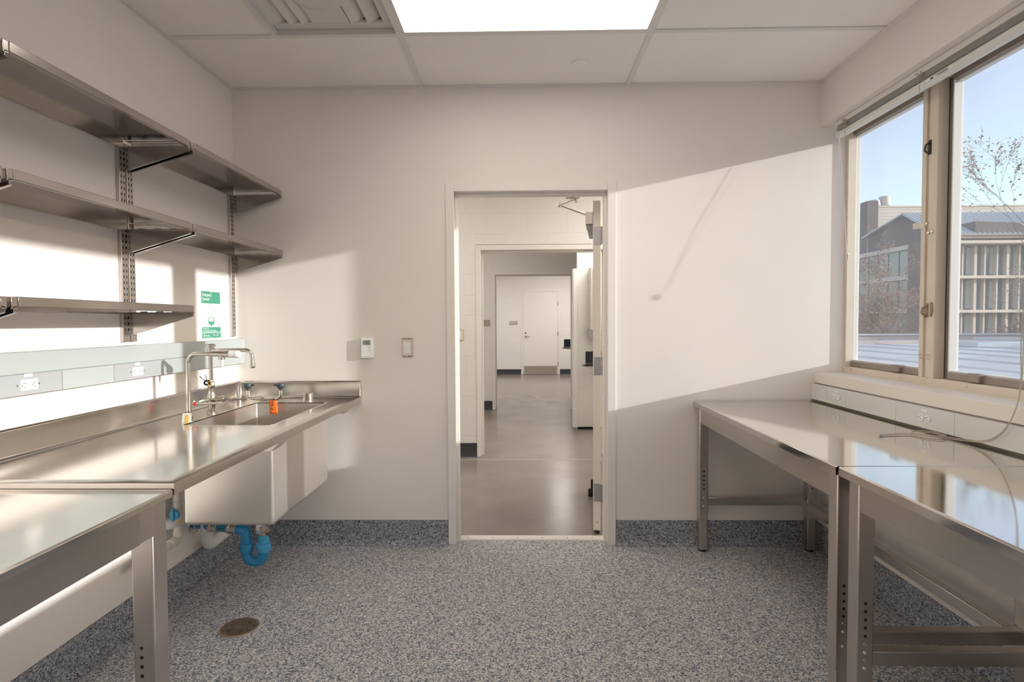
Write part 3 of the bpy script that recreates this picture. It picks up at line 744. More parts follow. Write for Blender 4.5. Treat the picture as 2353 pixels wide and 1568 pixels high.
bs = MB().prism([(CY1, ZC-.002), (CY1-.030, ZC), (CY1-.022, ZC+.005), (CY1-.018, ZC+.012), (CY1-.018, ZC+.094), (CY1-.012, ZC+.101), (CY1, ZC+.101)], 'x', XL+.012, CX)
part('end_backsplash', bs, M['steel'], t, .001)
part('splash_corner', MB().cyl((XL+.024, CY1-.024, ZC), (XL+.024, CY1-.024, ZC+.100), .0085, 14), M['chrome'], t)
def rr(x0, x1, y0, y1, r, z, n=5):
    out = []
    for (cx, cy, a0) in ((x1-r, y1-r, 0), (x0+r, y1-r, 90), (x0+r, y0+r, 180), (x1-r, y0+r, 270)):
        for k in range(n+1):
            a = math.radians(a0+90*k/n); out.append(Vector((cx+r*math.cos(a), cy+r*math.sin(a), z)))
    return out
ZB = .452
def shell(x0, x1, y0, y1, ztop, zbot, r, inset):
    loops = [rr(x0-.007, x1+.007, y0-.007, y1+.007, r+.007, ZC+.0008), rr(x0-.001, x1+.001, y0-.001, y1+.001, r, ZC+.0008), rr(x0, x1, y0, y1, r, ztop)]
    n = 5; rb = .022
    for k in range(n+1):
        a = math.pi/2*k/n; i = rb*(1-math.cos(a)); loops.append(rr(x0+i, x1-i, y0+i, y1-i, max(r-i, .004), zbot+rb*(1-math.sin(a))))
    m = MB(); L = len(loops[0])
    for lp in loops: m.add(lp, [])
    f = []
    for i in range(len(loops)-1):
        for k in range(L): f.append([i*L+k, i*L+(k+1) % L, (i+1)*L+(k+1) % L, (i+1)*L+k])
    f.append([(len(loops)-1)*L+k for k in range(L)])
    m.f = f
    return m
bo = part('sink_bowl', shell(BX0, BX1, BY0, BY1, ZC-.0005, ZB, .014, 0), M['steel_bowl'], t)
sm = bo.modifiers.new('wall', 'SOLIDIFY'); sm.thickness = .0012; sm.offset = 1
# deep skirt seen from below, slightly outside the bowl wall at its top flange
part('drain_flange', MB().lathe((-1.31, 2.785, ZB+.002), (0, 0, 1), [(.055, 0), (.055, .003), (.04, .003), (.038, .001), (0, .001)], 28), M['chrome'], bo)
for (ya_, yb_, xi) in ((2.24, 2.33, XL+.06), (3.18, 3.27, XL+.06)):
    g = MB().prism([(CX-.005, ZC-.006), (CX-.005, ZC-.032), (CX-.047, ZC-.073), (xi, ZC-.073), (xi, ZC-.004)], 'y', ya_, yb_)
    part('support_channel', g, M['steel'], t, .001)
m = MB()
for yy in (1.62, 3.30): part('wall_bracket', MB().prism([(XL+.001, ZC-.005), (CX-.08, ZC-.005), (CX-.08, ZC-.03), (XL+.02, ZC-.32), (XL+.001, ZC-.32)], 'y', yy-.003, yy+.003), M['steel'], t)

# main laboratory faucet
fx, fy = -1.557, 2.765
t = thing('laboratory_faucet', 'tall nickel mixing faucet with a swing spout behind the sink', 'faucet', (fx, fy, ZC))
part('base_shank', MB().lathe((fx, fy, ZC), (0, 0, 1), [(.024, 0), (.024, .006), (.021, .010), (.021, .016), (.016, .020), (.016, .055), (.019, .06)], 28), M['nickel'], t)
m = MB().lathe((fx, fy, ZC+.05), (0, 0, 1), [(.018, 0), (.022, .010), (.023, .03), (.019, .045), (.0165, .055), (.0165, .085), (.018, .088)], 28)
m.tube(smooth([(fx+.004, fy-.005, ZC+.068), (fx-.025, fy-.025, ZC+.067), (fx-.042, fy-.05, ZC+.062)], 4), .0125, 14)
m.tube([(fx, fy, ZC+.068), (fx+.048, fy+.012, ZC+.07)], .013, 14)
part('valve_body', m, M['nickel'], t)
m = MB().lathe((fx+.042, fy+.011, ZC+.07), (1, .25, .05), [(.014, 0), (.017, .004), (.017, .012), (.013, .016), (.013, .022)], 16)
m.tube(smooth([(fx+.06, fy+.015, ZC+.073), (fx+.095, fy+.025, ZC+.066), (fx+.13, fy+.034, ZC+.066), (fx+.156, fy+.04, ZC+.066)], 4), [.008]*4+[.0055]*5+[.0065]*3+[.006], 12)
part('cold_lever', m, M['nickel'], t)
m = MB().lathe((fx-.042, fy-.05, ZC+.062), (-.35, -1, -.15), [(.0125, 0), (.0145, .004), (.0145, .012), (.011, .016)], 16)
m.tube([(fx-.046, fy-.062, ZC+.058), (fx+.06, fy-.058, ZC+.058)], [.007, .006], 12)
hot = part('hot_lever', m, M['nickel'], t)
part('red_index', MB().lathe((fx-.047, fy-.066, ZC+.0575), (-.3, -1, .0), [(.0095, 0), (.0095, .004), (.007, .006), (0, .0065)], 18), M['red'], hot)
m = MB().lathe((fx, fy, ZC+.135), (0, 0, 1), [(.0175, 0), (.0175, .022), (.0145, .026), (.0145, .034)], 6)
part('riser_nut', m, M['nickel'], t)
part('riser', MB().cyl((fx, fy, ZC+.16), (fx, fy, 1.205), .0098, 20), M['nickel'], t)
m = MB().lathe((fx, fy, 1.196), (0, 0, 1), [(.011, 0), (.0165, .006), (.0165, .042), (.0235, .043), (.0235, .055), (.02, .058), (.008, .0585)], 28)
part('vacuum_breaker', m, M['nickel'], t)
sp = fillet([(fx+.012, fy-.004, 1.219), (fx+.045, fy-.004, 1.222), (-1.352, fy, 1.222), (-1.346, fy, 1.165)], .052, 12)
m = MB().tube(sp, .0092, 16); m.lathe((fx+.012, fy-.004, 1.219), (1, 0, .05), [(.012, 0), (.0125, .012), (.0095, .016)], 18)
part('spout', m, M['nickel'], t)
part('aerator', MB().lathe((-1.346, fy, 1.172), (0, 0, -1), [(.0095, 0), (.0115, .006), (.0115, .022), (.0128, .024), (.0128, .038), (.0115, .040)], 20), M['nickel'], t)
# paper and plastic tags tied round the riser
tg = thing('faucet_tag', 'clear plastic tags tied with black cord to the main faucet riser', 'tag', (fx, fy-.012, 1.06))
m = MB()
for k in range(3): m.obox((fx-.043-.006*k, fy-.027-.004*k, 1.012-.004*k), (.042, .0006, .062), (Matrix.Rotation(math.radians(-38+6*k), 3, 'Y') @ Vector((1, 0, 0)), (0, 1, 0), Matrix.Rotation(math.radians(-38+6*k), 3, 'Y') @ Vector((0, 0, 1))))
part('tag_sheet', m, M['clear'], tg)
m = MB()
for k in range(5):
    zz = 1.03-.012*k; m.tube([(fx-.072+.004*k, fy-.034, zz-.03), (fx-.035+.004*k, fy-.034, zz+.004)], .0007, 4)
part('tag_print', m, M['ink'], tg)
m = MB().tube([(fx-.014+.012*math.cos(a), fy-.016, 1.060+.010*math.sin(a)) for a in [2*math.pi*k/12 for k in range(13)]], .005, 6)
m.tube([(fx-.012, fy-.016, 1.065), (fx-.016, fy-.02, 1.10)], .0018, 5); m.tube([(fx-.018, fy-.016, 1.07), (fx-.034, fy-.022, 1.082), (fx-.046, fy-.02, 1.094)], .0018, 5)
part('black_tie', m, M['black'], tg)
part('yellow_ring', MB().tube([(fx+.004+.0095*math.cos(a), fy-.021, 1.058+.0095*math.sin(a)) for a in [2*math.pi*k/16 for k in range(17)]], .0022, 6), M['yellow'], tg)

# pure-water faucet: bent pipe with a white knob and serrated nozzle
px, py = -1.538, 2.542
t = thing('pure_water_faucet', 'bent nickel pipe faucet with white knob in front of the main faucet', 'faucet', (px, py, ZC))
part('deck_flange', MB().lathe((px, py, ZC), (0, 0, 1), [(.022, 0), (.022, .004), (.016, .008), (.016, .024), (.012, .028)], 24), M['nickel'], t)
part('pipe', MB().tube(fillet([(px, py, ZC+.01), (px, py, 1.216), (px+.125, py, 1.216)], .045, 12), .0098, 18), M['nickel'], t)
m = MB().lathe((px+.115, py, 1.216), (1, 0, -.03), [(.011, 0), (.0125, .002), (.0125, .058), (.0155, .060), (.0155, .078), (.012, .080)], 20)
m.lathe((px+.158, py, 1.212), (0, 0, -1), [(.010, 0), (.011, .012), (.0155, .013), (.0155, .022), (.010, .024)], 12)
part('valve_body', m, M['nickel'], t)
m = MB().lathe((px+.194, py, 1.2145), (1, 0, -.03), [(.014, 0), (.0165, .003), (.0165, .03), (.0175, .031), (.0175, .042), (.015, .047), (.0, .048)], 24)
part('knob', m, M['white'], t)
pr = [(.0095, 0)]
for k in range(5): pr += [(.0088-.0010*k, .002+.008*k), (.0078-.0010*k, .009+.008*k)]
part('nozzle', MB().lathe((px+.158, py, 1.190), (0, 0, -1), pr, 14), M['white'], t)
tg = thing('pipe_tag', 'white and yellow tag tied at the foot of the pure water pipe', 'tag', (px+.004, py-.024, .925))
m = MB().prism([(px-.020, .897), (px-.014, .945), (px+.022, .947), (px+.026, .942), (px+.024, .905), (px+.012, .897)], 'y', py-.026, py-.0245)
part('white_card', m, M['signwhite'], tg)
part('yellow_label', MB().prism([(px-.006, .900), (px-.002, .935), (px+.014, .937), (px+.011, .903)], 'y', py-.0272, py-.026), M['yellow'], tg)
part('black_tie', MB().tube([(px-.010, py-.0105, .947), (px+.006, py-.0155, .952), (px+.012, py-.012, .947), (px+.006, py-.027, .936)], .0016, 6), M['black'], tg)

# eyewash
ex, ey = -1.232, 3.185
t = thing('eyewash_fountain', 'twin head nickel eyewash on a low swing arm behind the sink', 'eyewash', (ex, ey, ZC))
part('swivel_base', MB().lathe((ex, ey, ZC), (0, 0, 1), [(.0295, 0), (.0295, .004), (.027, .006), (.0295, .009), (.0295, .046), (.027, .049), (0, .0495)], 32), M['nickel'], t)
yu = 3.105
part('swing_arm', MB().tube([(ex-.02, ey-.004, ZC+.027), (-1.345, ey-.03, ZC+.027), (-1.44, yu+.004, ZC+.024)], .0095, 16), M['nickel'], t)
up_ = fillet([(-1.540, yu, .985), (-1.538, yu, .931), (-1.355, yu, .929), (-1.353, yu, .985)], .042, 12)
m = MB().tube(up_, .0085, 16); part('twin_pipe', m, M['nickel'], t)
part('tee_fitting', MB().lathe((-1.447, yu+.02, .930), (0, -1, 0), [(.0125, 0), (.0125, .036), (.0145, .038), (.0145, .048), (0, .049)], 22), M['nickel'], t)
for (hx, kx) in ((-1.540, 1), (-1.353, -1)):
    h = part('spray_head', MB().lathe((hx, yu, .978), (0, 0, 1), [(.009, 0), (.012, .002), (.012, .010), (.018, .014), (.0225, .020), (.0235, .030), (.021, .038), (.014, .042), (0, .0425)], 24), M['dkgrey'], t)
    part('head_clip', MB().tube([(hx+kx*.02, yu-.004, 1.008), (hx+kx*.036, yu-.006, 1.009)], .004, 8), M['black'], h)
tg = thing('orange_tag', 'orange inspection tag hanging from the eyewash pipe over the bowl', 'tag', (-1.392, yu-.014, .93))
m = MB(); nx, nz_ = 4, 6; vs = []; fs = []
for j in range(nz_+1):
    for i in range(nx+1):
        u_ = i/nx; v_ = j/nz_; vs.append((-1.414+.043*u_+.004*v_, yu-.014-.004*math.sin(v_*2.6)-.003*math.cos(u_*3), .925-.077*v_-.004*u_*(1-v_)))
for j in range(nz_):
    for i in range(nx): fs.append((j*(nx+1)+i, j*(nx+1)+i+1, (j+1)*(nx+1)+i+1, (j+1)*(nx+1)+i))
m.add(vs, fs); o = part('card', m, M['orange'], tg); sl = o.modifiers.new('thick', 'SOLIDIFY'); sl.thickness = .0008
part('black_tie', MB().tube([(-1.392, yu-.010, .936), (-1.391, yu-.019, .920), (-1.392, yu-.021, .895), (-1.402, yu-.022, .885), (-1.388, yu-.023, .872)], .0018, 6), M['black'], tg)
part('seal', MB().tube([(-1.395, yu-.023, .892), (-1.408, yu-.024, .878)], .0028, 6), M['galv'], tg)

# ------------------------------------------------------------------ plumbing below the bowl
tx, ty = -1.318, 2.785
t = thing('drain_trap', 'blue plastic drain trap with grey clamps under the sink bowl', 'drain trap', (tx, ty, .14))
part('tailpiece', MB().cyl((tx, ty, ZB-.004), (tx, ty, .205), .026, 24), M['bluelight'], t)
cl = MB().lathe((tx, ty, .283), (0, 0, 1), [(.031, 0), (.033, .003), (.033, .016), (.029, .018), (.029, .045), (.033, .047), (.033, .062), (.031, .065)], 28)
c1 = part('band_clamp', cl, M['steel_v'], t)
m = MB()
for z in (.293, .340): m.tube([(tx+.028, ty-.03, z-.004), (tx+.046, ty-.018, z+.008)], .0045, 8); m.tube([(tx+.026, ty-.034, z+.004), (tx+.042, ty-.024, z-.008)], .0035, 8)
part('clamp_screw', m, M['darkmetal'], c1)
m = MB().prism([(tx+.0335*math.cos(a), ty+.0335*math.sin(a)) for a in [math.radians(205+k*11) for k in range(6)]]+[(tx+.03*math.cos(a), ty+.03*math.sin(a)) for a in [math.radians(260-k*11) for k in range(6)]], 'z', .297, .338)
part('clamp_label', m, M['signwhite'], c1)
text('lettering', '80', .017, (tx-.020, ty-.0315, .302), (1, -.35, 0), (0, 0, 1), M['bluelight'], c1, .0006)
ub = [(tx, ty, .235), (tx, ty, .20)]
tl = tx-.088
for k in range(0, 13):
    a = math.pi*k/12; ub.append((tx-.044+.044*math.cos(a), ty, .185-.044*math.sin(a)))
ub += [(tl, ty, .20), (tl, ty, .25)]
part('return_bend', MB().tube(ub, .026, 22), M['bluepipe'], t)
for (ux, mt) in ((tx, 'bluelight'), (tl, 'bluepipe')):
    pr = [(.026, -.004), (.034, 0), (.036, .004), (.036, .036), (.034, .040), (.030, .042)]
    part('union_nut', MB().lathe((ux, ty, .196), (0, 0, 1), pr, 10), M[mt], t, .001)
el = fillet([(tl, ty, .24), (tl, ty, .302), (-1.46, ty+.015, .302)], .05, 12)
part('elbow', MB().tube(el, [.027]*len(el), 22), M['bluepipe'], t)
ap = MB().tube([(-1.455, ty+.014, .302), (-1.70, ty+.085, .302)], .023, 20); am = part('trap_arm', ap, M['bluepipe'], t)
adir = Vector((-1.70+1.455, .071, 0)).normalized()
for s0 in (.0, .118):
    b = Vector((-1.455, ty+.014, .302))+adir*s0
    part('band_clamp', MB().lathe(b, adir, [(.027, 0), (.029, .002), (.029, .014), (.026, .016), (.026, .040), (.029, .042), (.029, .054), (.027, .056)], 26), M['steel_v'], t)
text('lettering', '1 1/2" SCH. 40', .0125, (-1.578, ty+.024, .300), (1, -.29, 0), (0, 0, 1), M['ink'], am, .0005)
part('escutcheon', MB().lathe((-1.731, ty+.094, .302), -adir*1.0 if False else (1, 0, 0), [(.052, 0), (.05, .006), (.03, .012), (.024, .012)], 28), M['chrome'], t)

t = thing('water_supply_pipe', 'cream water pipe with a small blue shut off valve beside the bowl', 'pipe', (-1.66, 2.63, .30))
vy = 2.625; vx = -1.655
part('riser', MB().tube(fillet([(vx, vy-.30, .318), (vx, vy, .318), (vx, vy, .56)], .04, 8), .0165, 18), M['cream'], t)
m = MB().lathe((vx, vy-.045, .318), (0, -1, 0), [(.0165, -.03), (.022, -.028), (.023, .0), (.021, .02), (.0165, .022)], 20); m.lathe((vx, vy, .335), (0, 0, 1), [(.0165, 0), (.0215, .004), (.0215, .05), (.0165, .054)], 20)
part('elbow_fitting', m, M['cream'], t)
part('valve_body', MB().lathe((vx, vy, .405), (0, 0, 1), [(.0165, 0), (.021, .004), (.021, .06), (.017, .065), (.017, .09), (.0195, .092), (.0195, .098), (.012, .10)], 20), M['cream'], t)
part('yellow_ring', MB().lathe((vx, vy, .402), (0, 0, 1), [(.021, 0), (.022, .001), (.022, .007), (.021, .008)], 20), M['yellow'], t)
m = MB().lathe((vx, vy-.020, .445), (0, -1, 0), [(.024, 0), (.024, .012), (.02, .014)], 20); m.box(vx-.005, vx+.005, vy-.046, vy-.032, .422, .482)
part('valve_handle', m, M['bluelight'], t, .001)
t = thing('wall_waste_pipe', 'thick grey white pipe leaving the wall through a chrome ring below the counter', 'pipe', (-1.70, 2.58, .42))
part('pipe', MB().tube(fillet([(XL, 2.60, .40), (-1.668, 2.60, .40), (-1.65, 2.86, .40)], .035, 6), .026, 20), M['whitepipe'], t)
part('drop_pipe', MB().cyl((-1.665, 2.665, .41), (-1.665, 2.665, .88), .034, 20), M['whitepipe'], t)
part('escutcheon', MB().lathe((XL, 2.60, .40), (1, 0, 0), [(.058, 0), (.056, .006), (.034, .014), (.027, .014)], 28), M['chrome'], t)
t = thing('white_waste_pipe', 'white plastic pipe elbowing along the wall base under the sink', 'pipe', (-1.67, 2.9, .2))
part('pipe', MB().tube(fillet([(-1.655, 2.865, .42), (-1.655, 2.865, .185), (-1.675, 3.36, .185)], .045, 10), .029, 20), M['whitepipe'], t)
part('coupling', MB().cyl((-1.655, 2.865, .25), (-1.655, 2.865, .31), .032, 20), M['whitepipe'], t)

# ------------------------------------------------------------------ adjustable steel work tables
def leg(parent, x0, x1, y0, y1, ztop, zsl=.19, hole_face='y', hole_at=None, bolts=True):
    o = part('leg', MB().box(x0, x1, y0, y1, zsl, ztop), M['steel_v'], parent, .004)
    part('leg_insert', MB().box(x0+.003, x1-.003, y0+.003, y1-.003, .012, zsl+.05), M['steel_v'], o, .004)
    part('foot', MB().lathe(((x0+x1)/2, (y0+y1)/2, 0), (0, 0, 1), [(.02, 0), (.022, .004), (.018, .012), (.008, .014)], 16), M['black'], o)
    xc = (x0+x1)/2 if hole_at is None else hole_at
    for k in range(5): part('adjustment_hole', MB().cyl((xc, y0+.002, .478-.0255*k), (xc, y0-.0006, .478-.0255*k), .0048, 14), M['hole'], o)
    for z in (.3235, .2735): part('bolt', MB().lathe((xc-.001, y0, z), (0, -1, 0), [(.0055, 0), (.005, .003), (.003, .0045), (0, .005)], 14), M['chrome'], o)
    for z in (.3505, .298): part('hole_rim', MB().tube([(xc+.0045*math.cos(a), y0-.0005, z+.0045*math.sin(a)) for a in [2*math.pi*k/12 for k in range(13)]], .0009, 5), M['galv'], o)
    return o
def table(x0, x1, y0, y1, ztop, label, fl, nl, group):
    """fl, nl: y of far and near legs (their near faces)"""
    t = thing('work_table', label, 'table', ((x0+x1)/2, (y0+y1)/2, 0), group)
    pr = [(x0, ztop-.004), (x0+.004, ztop), (x1-.004, ztop), (x1, ztop-.004), (x1, ztop-.030), (x1-.004, ztop-.030), (x1-.004, ztop-.006), (x0+.004, ztop-.006), (x0+.004, ztop-.030), (x0, ztop-.030)]
    part('tabletop', MB().prism(pr, 'y', y0, y1), M['steel_top'], t, .0012)
    m = MB().box(x0, x1, y0, y0+.003, ztop-.030, ztop-.003); m.box(x0, x1, y1-.003, y1, ztop-.030, ztop-.003); part('end_edge', m, M['steel_top'], t)
    lx0, lx1 = x0+.008, x0+.060; rx0, rx1 = x1-.10, x1-.047
    for (yy) in (fl, nl):
        leg(t, lx0, lx1, yy, yy+.053, ztop-.006); leg(t, rx0, rx1, yy, yy+.053, ztop-.006)
        part('end_stretcher', MB().box(lx1-.002, rx0+.002, yy+.008, yy+.045, .275, .322), M['steel_v'], t, .003)
    ap = MB().box(lx0+.003, lx0+.008, nl+.053, fl, ztop-.115, ztop-.006); part('apron', ap, M['steel'], t, .001)
    part('back_apron', MB().box(rx1-.008, rx1-.003, nl+.053, fl, ztop-.115, ztop-.006), M['steel'], t, .001)
    m = MB()
    for yy in (fl, nl): m.box(lx1, rx0, yy+.02, yy+.025, ztop-.115, ztop-.006)
    part('end_apron', m, M['steel'], t, .001)
    part('long_stretcher', MB().box(rx0-.045, rx0-.005, nl+.045, fl+.008, .275, .322), M['steel'], t, .003)
    return t
table(1.027, 1.762, 1.828, 3.342, .8785, 'stainless steel work table in the far right corner against the doorway wall', 3.245, 1.832, 'steel tables on the right')
table(1.027, 1.762, .300, 1.8145, .8805, 'nearer right stainless steel work table cut off by the photo edge', 1.716, .36, 'steel tables on the right')
# bench on the left, butted to the sink counter
t = thing('work_bench', 'stainless steel bench in the left foreground butted to the sink counter', 'table', (-1.35, .77, 0))
x0, x1, y0, y1, zt_ = XL+.03, -.976, 0.0, CY0-.004, .892
pr = [(x0, zt_-.004), (x0+.004, zt_), (x1-.005, zt_), (x1, zt_-.004), (x1, zt_-.021), (x1-.004, zt_-.021), (x1-.004, zt_-.006), (x0+.004, zt_-.006), (x0+.004, zt_-.024), (x0, zt_-.024)]
part('benchtop', MB().prism(pr, 'y', y0, y1), M['steel_counter'], t, .0012)
m = MB().box(x0, x1, y0, y0+.003, zt_-.024, zt_-.003); m.box(x0, x1, y1-.003, y1, zt_-.024, zt_-.003); part('end_edge', m, M['steel'], t)
leg(t, -1.052, -.992, 1.462, 1.522, zt_-.006, .19, hole_at=-1.030); leg(t, -1.052, -.992, .06, .115, zt_-.006)
leg(t, x0+.06, x0+.113, 1.462, 1.515, zt_-.006); leg(t, x0+.06, x0+.113, .06, .115, zt_-.006)
part('apron', MB().box(-.992, -.986, .03, 1.405, zt_-.108, zt_-.006), M['steel'], t, .001)
part('apron_end', MB().box(-1.045, -.988, 1.405, 1.462, zt_-.108, zt_-.006), M['steel_v'], t, .003)
m = MB()
for yy in (1.48, .08): m.box(x0+.1, -1.05, yy, yy+.005, zt_-.108, zt_-.006)
part('end_apron', m, M['steel'], t)
for yy in (.07, 1.472): part('end_stretcher', MB().box(x0+.11, -1.05, yy, yy+.035, .275, .322), M['steel_v'], t, .003)
part('long_stretcher', MB().box(x0+.115, x0+.155, .1, 1.48, .275, .322), M['steel'], t, .003)

# ------------------------------------------------------------------ wall shelves on slotted standards
SX = XL+.305
SG = 'steel wall shelves'
def bracket(t, y, z, side):
    """side +1: flange points to +y"""
    b = MB().prism([(XL+.016, z-.030), (XL+.016, z-.128), (XL+.032, z-.128), (SX-.002, z-.046), (SX-.002, z-.030)], 'y', y-.0012, y+.0012)
    b.box(XL+.016, SX-.002, min(y, y+side*.014), max(y, y+side*.014), z-.031, z-.0285)
    d = Vector((SX-.002-XL-.032, 0, .082)); c = Vector(((SX-.002+XL+.032)/2, y+side*.005, z-.087))
    b.obox(c, (d.length, .010, .002), (d.normalized(), (0, 1, 0), d.normalized().cross(Vector((0, 1, 0)))))
    o = part('bracket', b, M['steel_shelf'], t)
    m = MB(); 
    for k in range(3): m.tube([(XL+.075+.07*k, y+side*.008, z-.0275), (XL+.105+.07*k, y+side*.008, z-.0275)], .003, 6)
    part('bracket_tab', m, M['galv'], o)
    return o
def shelf(y0, y1, z, label):
    """steel shelf: pan with turned down front and back edges, two plate brackets"""
    t = thing('wall_shelf', label, 'shelf', (XL, (y0+y1)/2, z), SG)
    th = .002; h = .029
    ya, yb = y0+.022, y1-.022
    m = MB().box(XL+.022, SX-.0, ya, yb, z-th, z); m.box(SX-th, SX, ya, yb, z-h, z); m.box(XL+.022, XL+.022+th, ya, yb, z-h*1.25, z)
    m.box(SX-.014, SX, ya, yb, z-h, z-h+th)
    part('shelf_board', m, M['steel_shelf'], t, .0008)
    for (a, b, ins) in ((y0, ya, 1), (yb, y1, -1)):
        m = MB().box(SX-.008, SX-.002, a+.002, b-.001, z-.036, z-.001); m.box(XL+.03, SX-.004, a+.004, b+.001, z-.006, z-.002)
        part('end_cap', m, M['steel_shelf'], t, .0015)
    bracket(t, y0+.008, z, 1); bracket(t, y1-.008, z, -1)
    return t
LV = (2.146, 1.792, 1.434)
names = ('top', 'middle', 'lowest')
near = {}
for z, nm in zip(LV, names):
    near[nm] = None
s0 = shelf(1.54, 2.418, LV[0], 'top steel shelf on the left wall, long one nearer the camera')
dup(s0, (0, 0, LV[1]-LV[0]), 'middle steel shelf on the left wall, long one nearer the camera', SG)
dup(s0, (0, 0, LV[2]-LV[0]), 'lowest steel shelf on the left wall, at the height of the green sign', SG)
s1 = shelf(2.426, 3.338, LV[0], 'top steel shelf reaching into the far left corner')
dup(s1, (0, 0, LV[1]-LV[0]), 'middle steel shelf reaching into the far left corner', SG)
dup(s0, (0, -.888, 0), 'top steel shelf of which only the end tip shows at the left photo edge', SG)
dup(s0, (0, -.888, LV[1]-LV[0]), 'middle steel shelf of which only the end tip shows at the left photo edge', SG)
dup(s0, (0, -.888, LV[2]-LV[0]), 'lowest steel shelf of which only the end tip shows at the left photo edge', SG)
def standard(y, label):
    w_ = .040
    t = thing('slotted_standard', label, 'shelf standard', (XL, y, 1.28), 'slotted shelf standards')
    m = MB().box(XL, XL+.016, y-w_/2, y+w_/2, 1.278, 2.14); part('channel', m, M['steel_v'], t, .002)
    m = MB(); z = 1.325
    while z < 2.12:
        for dy in (-.0085, .0085): m.box(XL+.0155, XL+.0166, y+dy-.0022, y+dy+.0022, z, z+.011)
        z += .0254
    part('slots', m, M['hole'], t, kind='stuff')
    part('screw', MB().lathe((XL+.016, y, 1.297), (1, 0, 0), [(.006, 0), (.005, .002), (0, .0025)], 12), M['galv'], t)
standard(2.398, 'slotted steel standard, left one of the touching pair on the wall')
standard(2.443, 'slotted steel standard, right one of the touching pair on the wall')
standard(3.308, 'slotted steel standard in the far corner beside the green sign')
standard(1.56, 'slotted steel standard carrying the near shelf ends, out of the photo'); standard(1.515, 'slotted steel standard before the near shelf ends, out of the photo')

# ------------------------------------------------------------------ sign, thermostat, wall control
t = thing('eyewash_sign', 'green and white emergency eyewash sign on the left wall above the faucet', 'sign', (XL, 3.085, 1.405))
y0, y1, z0, z1 = 2.983, 3.187, 1.268, 1.540
f0 = XL+.003
pl = part('plate', MB().prism([(v.x, v.y) for v in rr(y0, y1, z0, z1, .008, 0)], 'x', XL, f0), M['signwhite'], t)
def panel(a, b): return part('green_panel', MB().prism([(v.x, v.y) for v in rr(y0+.008, y1-.008, a, b, .005, 0)], 'x', f0, f0+.0005), M['green'], t)
g1 = panel(1.467, 1.533); g2 = panel(1.308, 1.336); g3 = panel(1.270+.005, 1.304)
fx_ = f0+.0008
text('lettering', 'Emergency', .025, (fx_, y0+.017, 1.506), (0, 1, 0), (0, 0, 1), M['signwhite'], g1, .0003, scale=.82)
text('lettering', 'Eyewash', .025, (fx_, y0+.017, 1.483), (0, 1, 0), (0, 0, 1), M['signwhite'], g1, .0003, scale=.82)
text('lettering', 'Keep Area Clear', .0105, (fx_, y0+.016, 1.3245), (0, 1, 0), (0, 0, 1), M['signwhite'], g2, .0003, scale=.82)
text('lettering', 'Test All Emergency Equipment Weekly', .0105, (fx_, y0+.016, 1.3125), (0, 1, 0), (0, 0, 1), M['signwhite'], g2, .0003, scale=.80)
text('lettering', 'WaterSaver', .0105, (fx_, y0+.040, 1.286), (0, 1, 0), (0, 0, 1), M['signwhite'], g3, .0003, scale=.82)
m = MB().tube([(fx_, y0+.027+.0055*math.cos(a), 1.2895+.0085*math.sin(a)) for a in [2*math.pi*k/20 for k in range(21)]], .0012, 5)
for k in range(3):
    m.box(fx_-.0003, fx_+.0003, y0+.115, y0+.135, 1.296-.005*k, 1.2972-.005*k); m.box(fx_-.0003, fx_+.0003, y0+.147, y0+.17, 1.296-.005*k, 1.2972-.005*k)
m.box(fx_-.0003, fx_+.0003, y0+.036, y0+.09, 1.2795, 1.2805)
part('emblem', m, M['signwhite'], g3)
# pictogram: a head outline over a bowl with two jets
cy_, cz_ = (y0+y1)/2, 1.425
m = MB(); pts = []
for k in range(25):
    a = 2*math.pi*k/24; s_ = math.sin(a); pts.append((f0+.0004, cy_+.032*math.cos(a)*(1 if s_ > 0 else 1-.38*s_*s_), cz_+(.032 if s_ > 0 else .036)*s_))
m.tube(pts, .0011, 5)
m.tube([(f0+.0004, cy_+.004, cz_-.012), (f0+.0004, cy_+.012, cz_-.018), (f0+.0004, cy_+.004, cz_-.020)], .0006, 4)
for k in range(4):
    for sg in (-1, 1):
        m.tube([(f0+.0004, cy_+sg*.032, cz_-.052+.004*k-.004), (f0+.0004, cy_+sg*.016, cz_-.040+.003*k), (f0+.0004, cy_+sg*.002, cz_-.046+.003*k)], .0006, 4)
m.prism([(cy_-.034, 1.367), (cy_+.034, 1.367), (cy_+.026, 1.353), (cy_+.010, 1.348), (cy_+.006, 1.341), (cy_-.006, 1.341), (cy_-.010, 1.348), (cy_-.026, 1.353)], 'x', f0, f0+.0006)
for sg in (-1, 1): m.prism([(cy_+sg*.028, 1.367), (cy_+sg*.020, 1.367), (cy_+sg*.027, 1.380)], 'x', f0, f0+.0006)
part('pictogram', m, M['green'], pl)
m = MB()
for zz in (1.527, 1.276): m.lathe((f0, cy_, zz), (1, 0, 0), [(.0042, 0), (.0036, .0018), (0, .002)], 12)
part('screw', m, M['white'], pl)

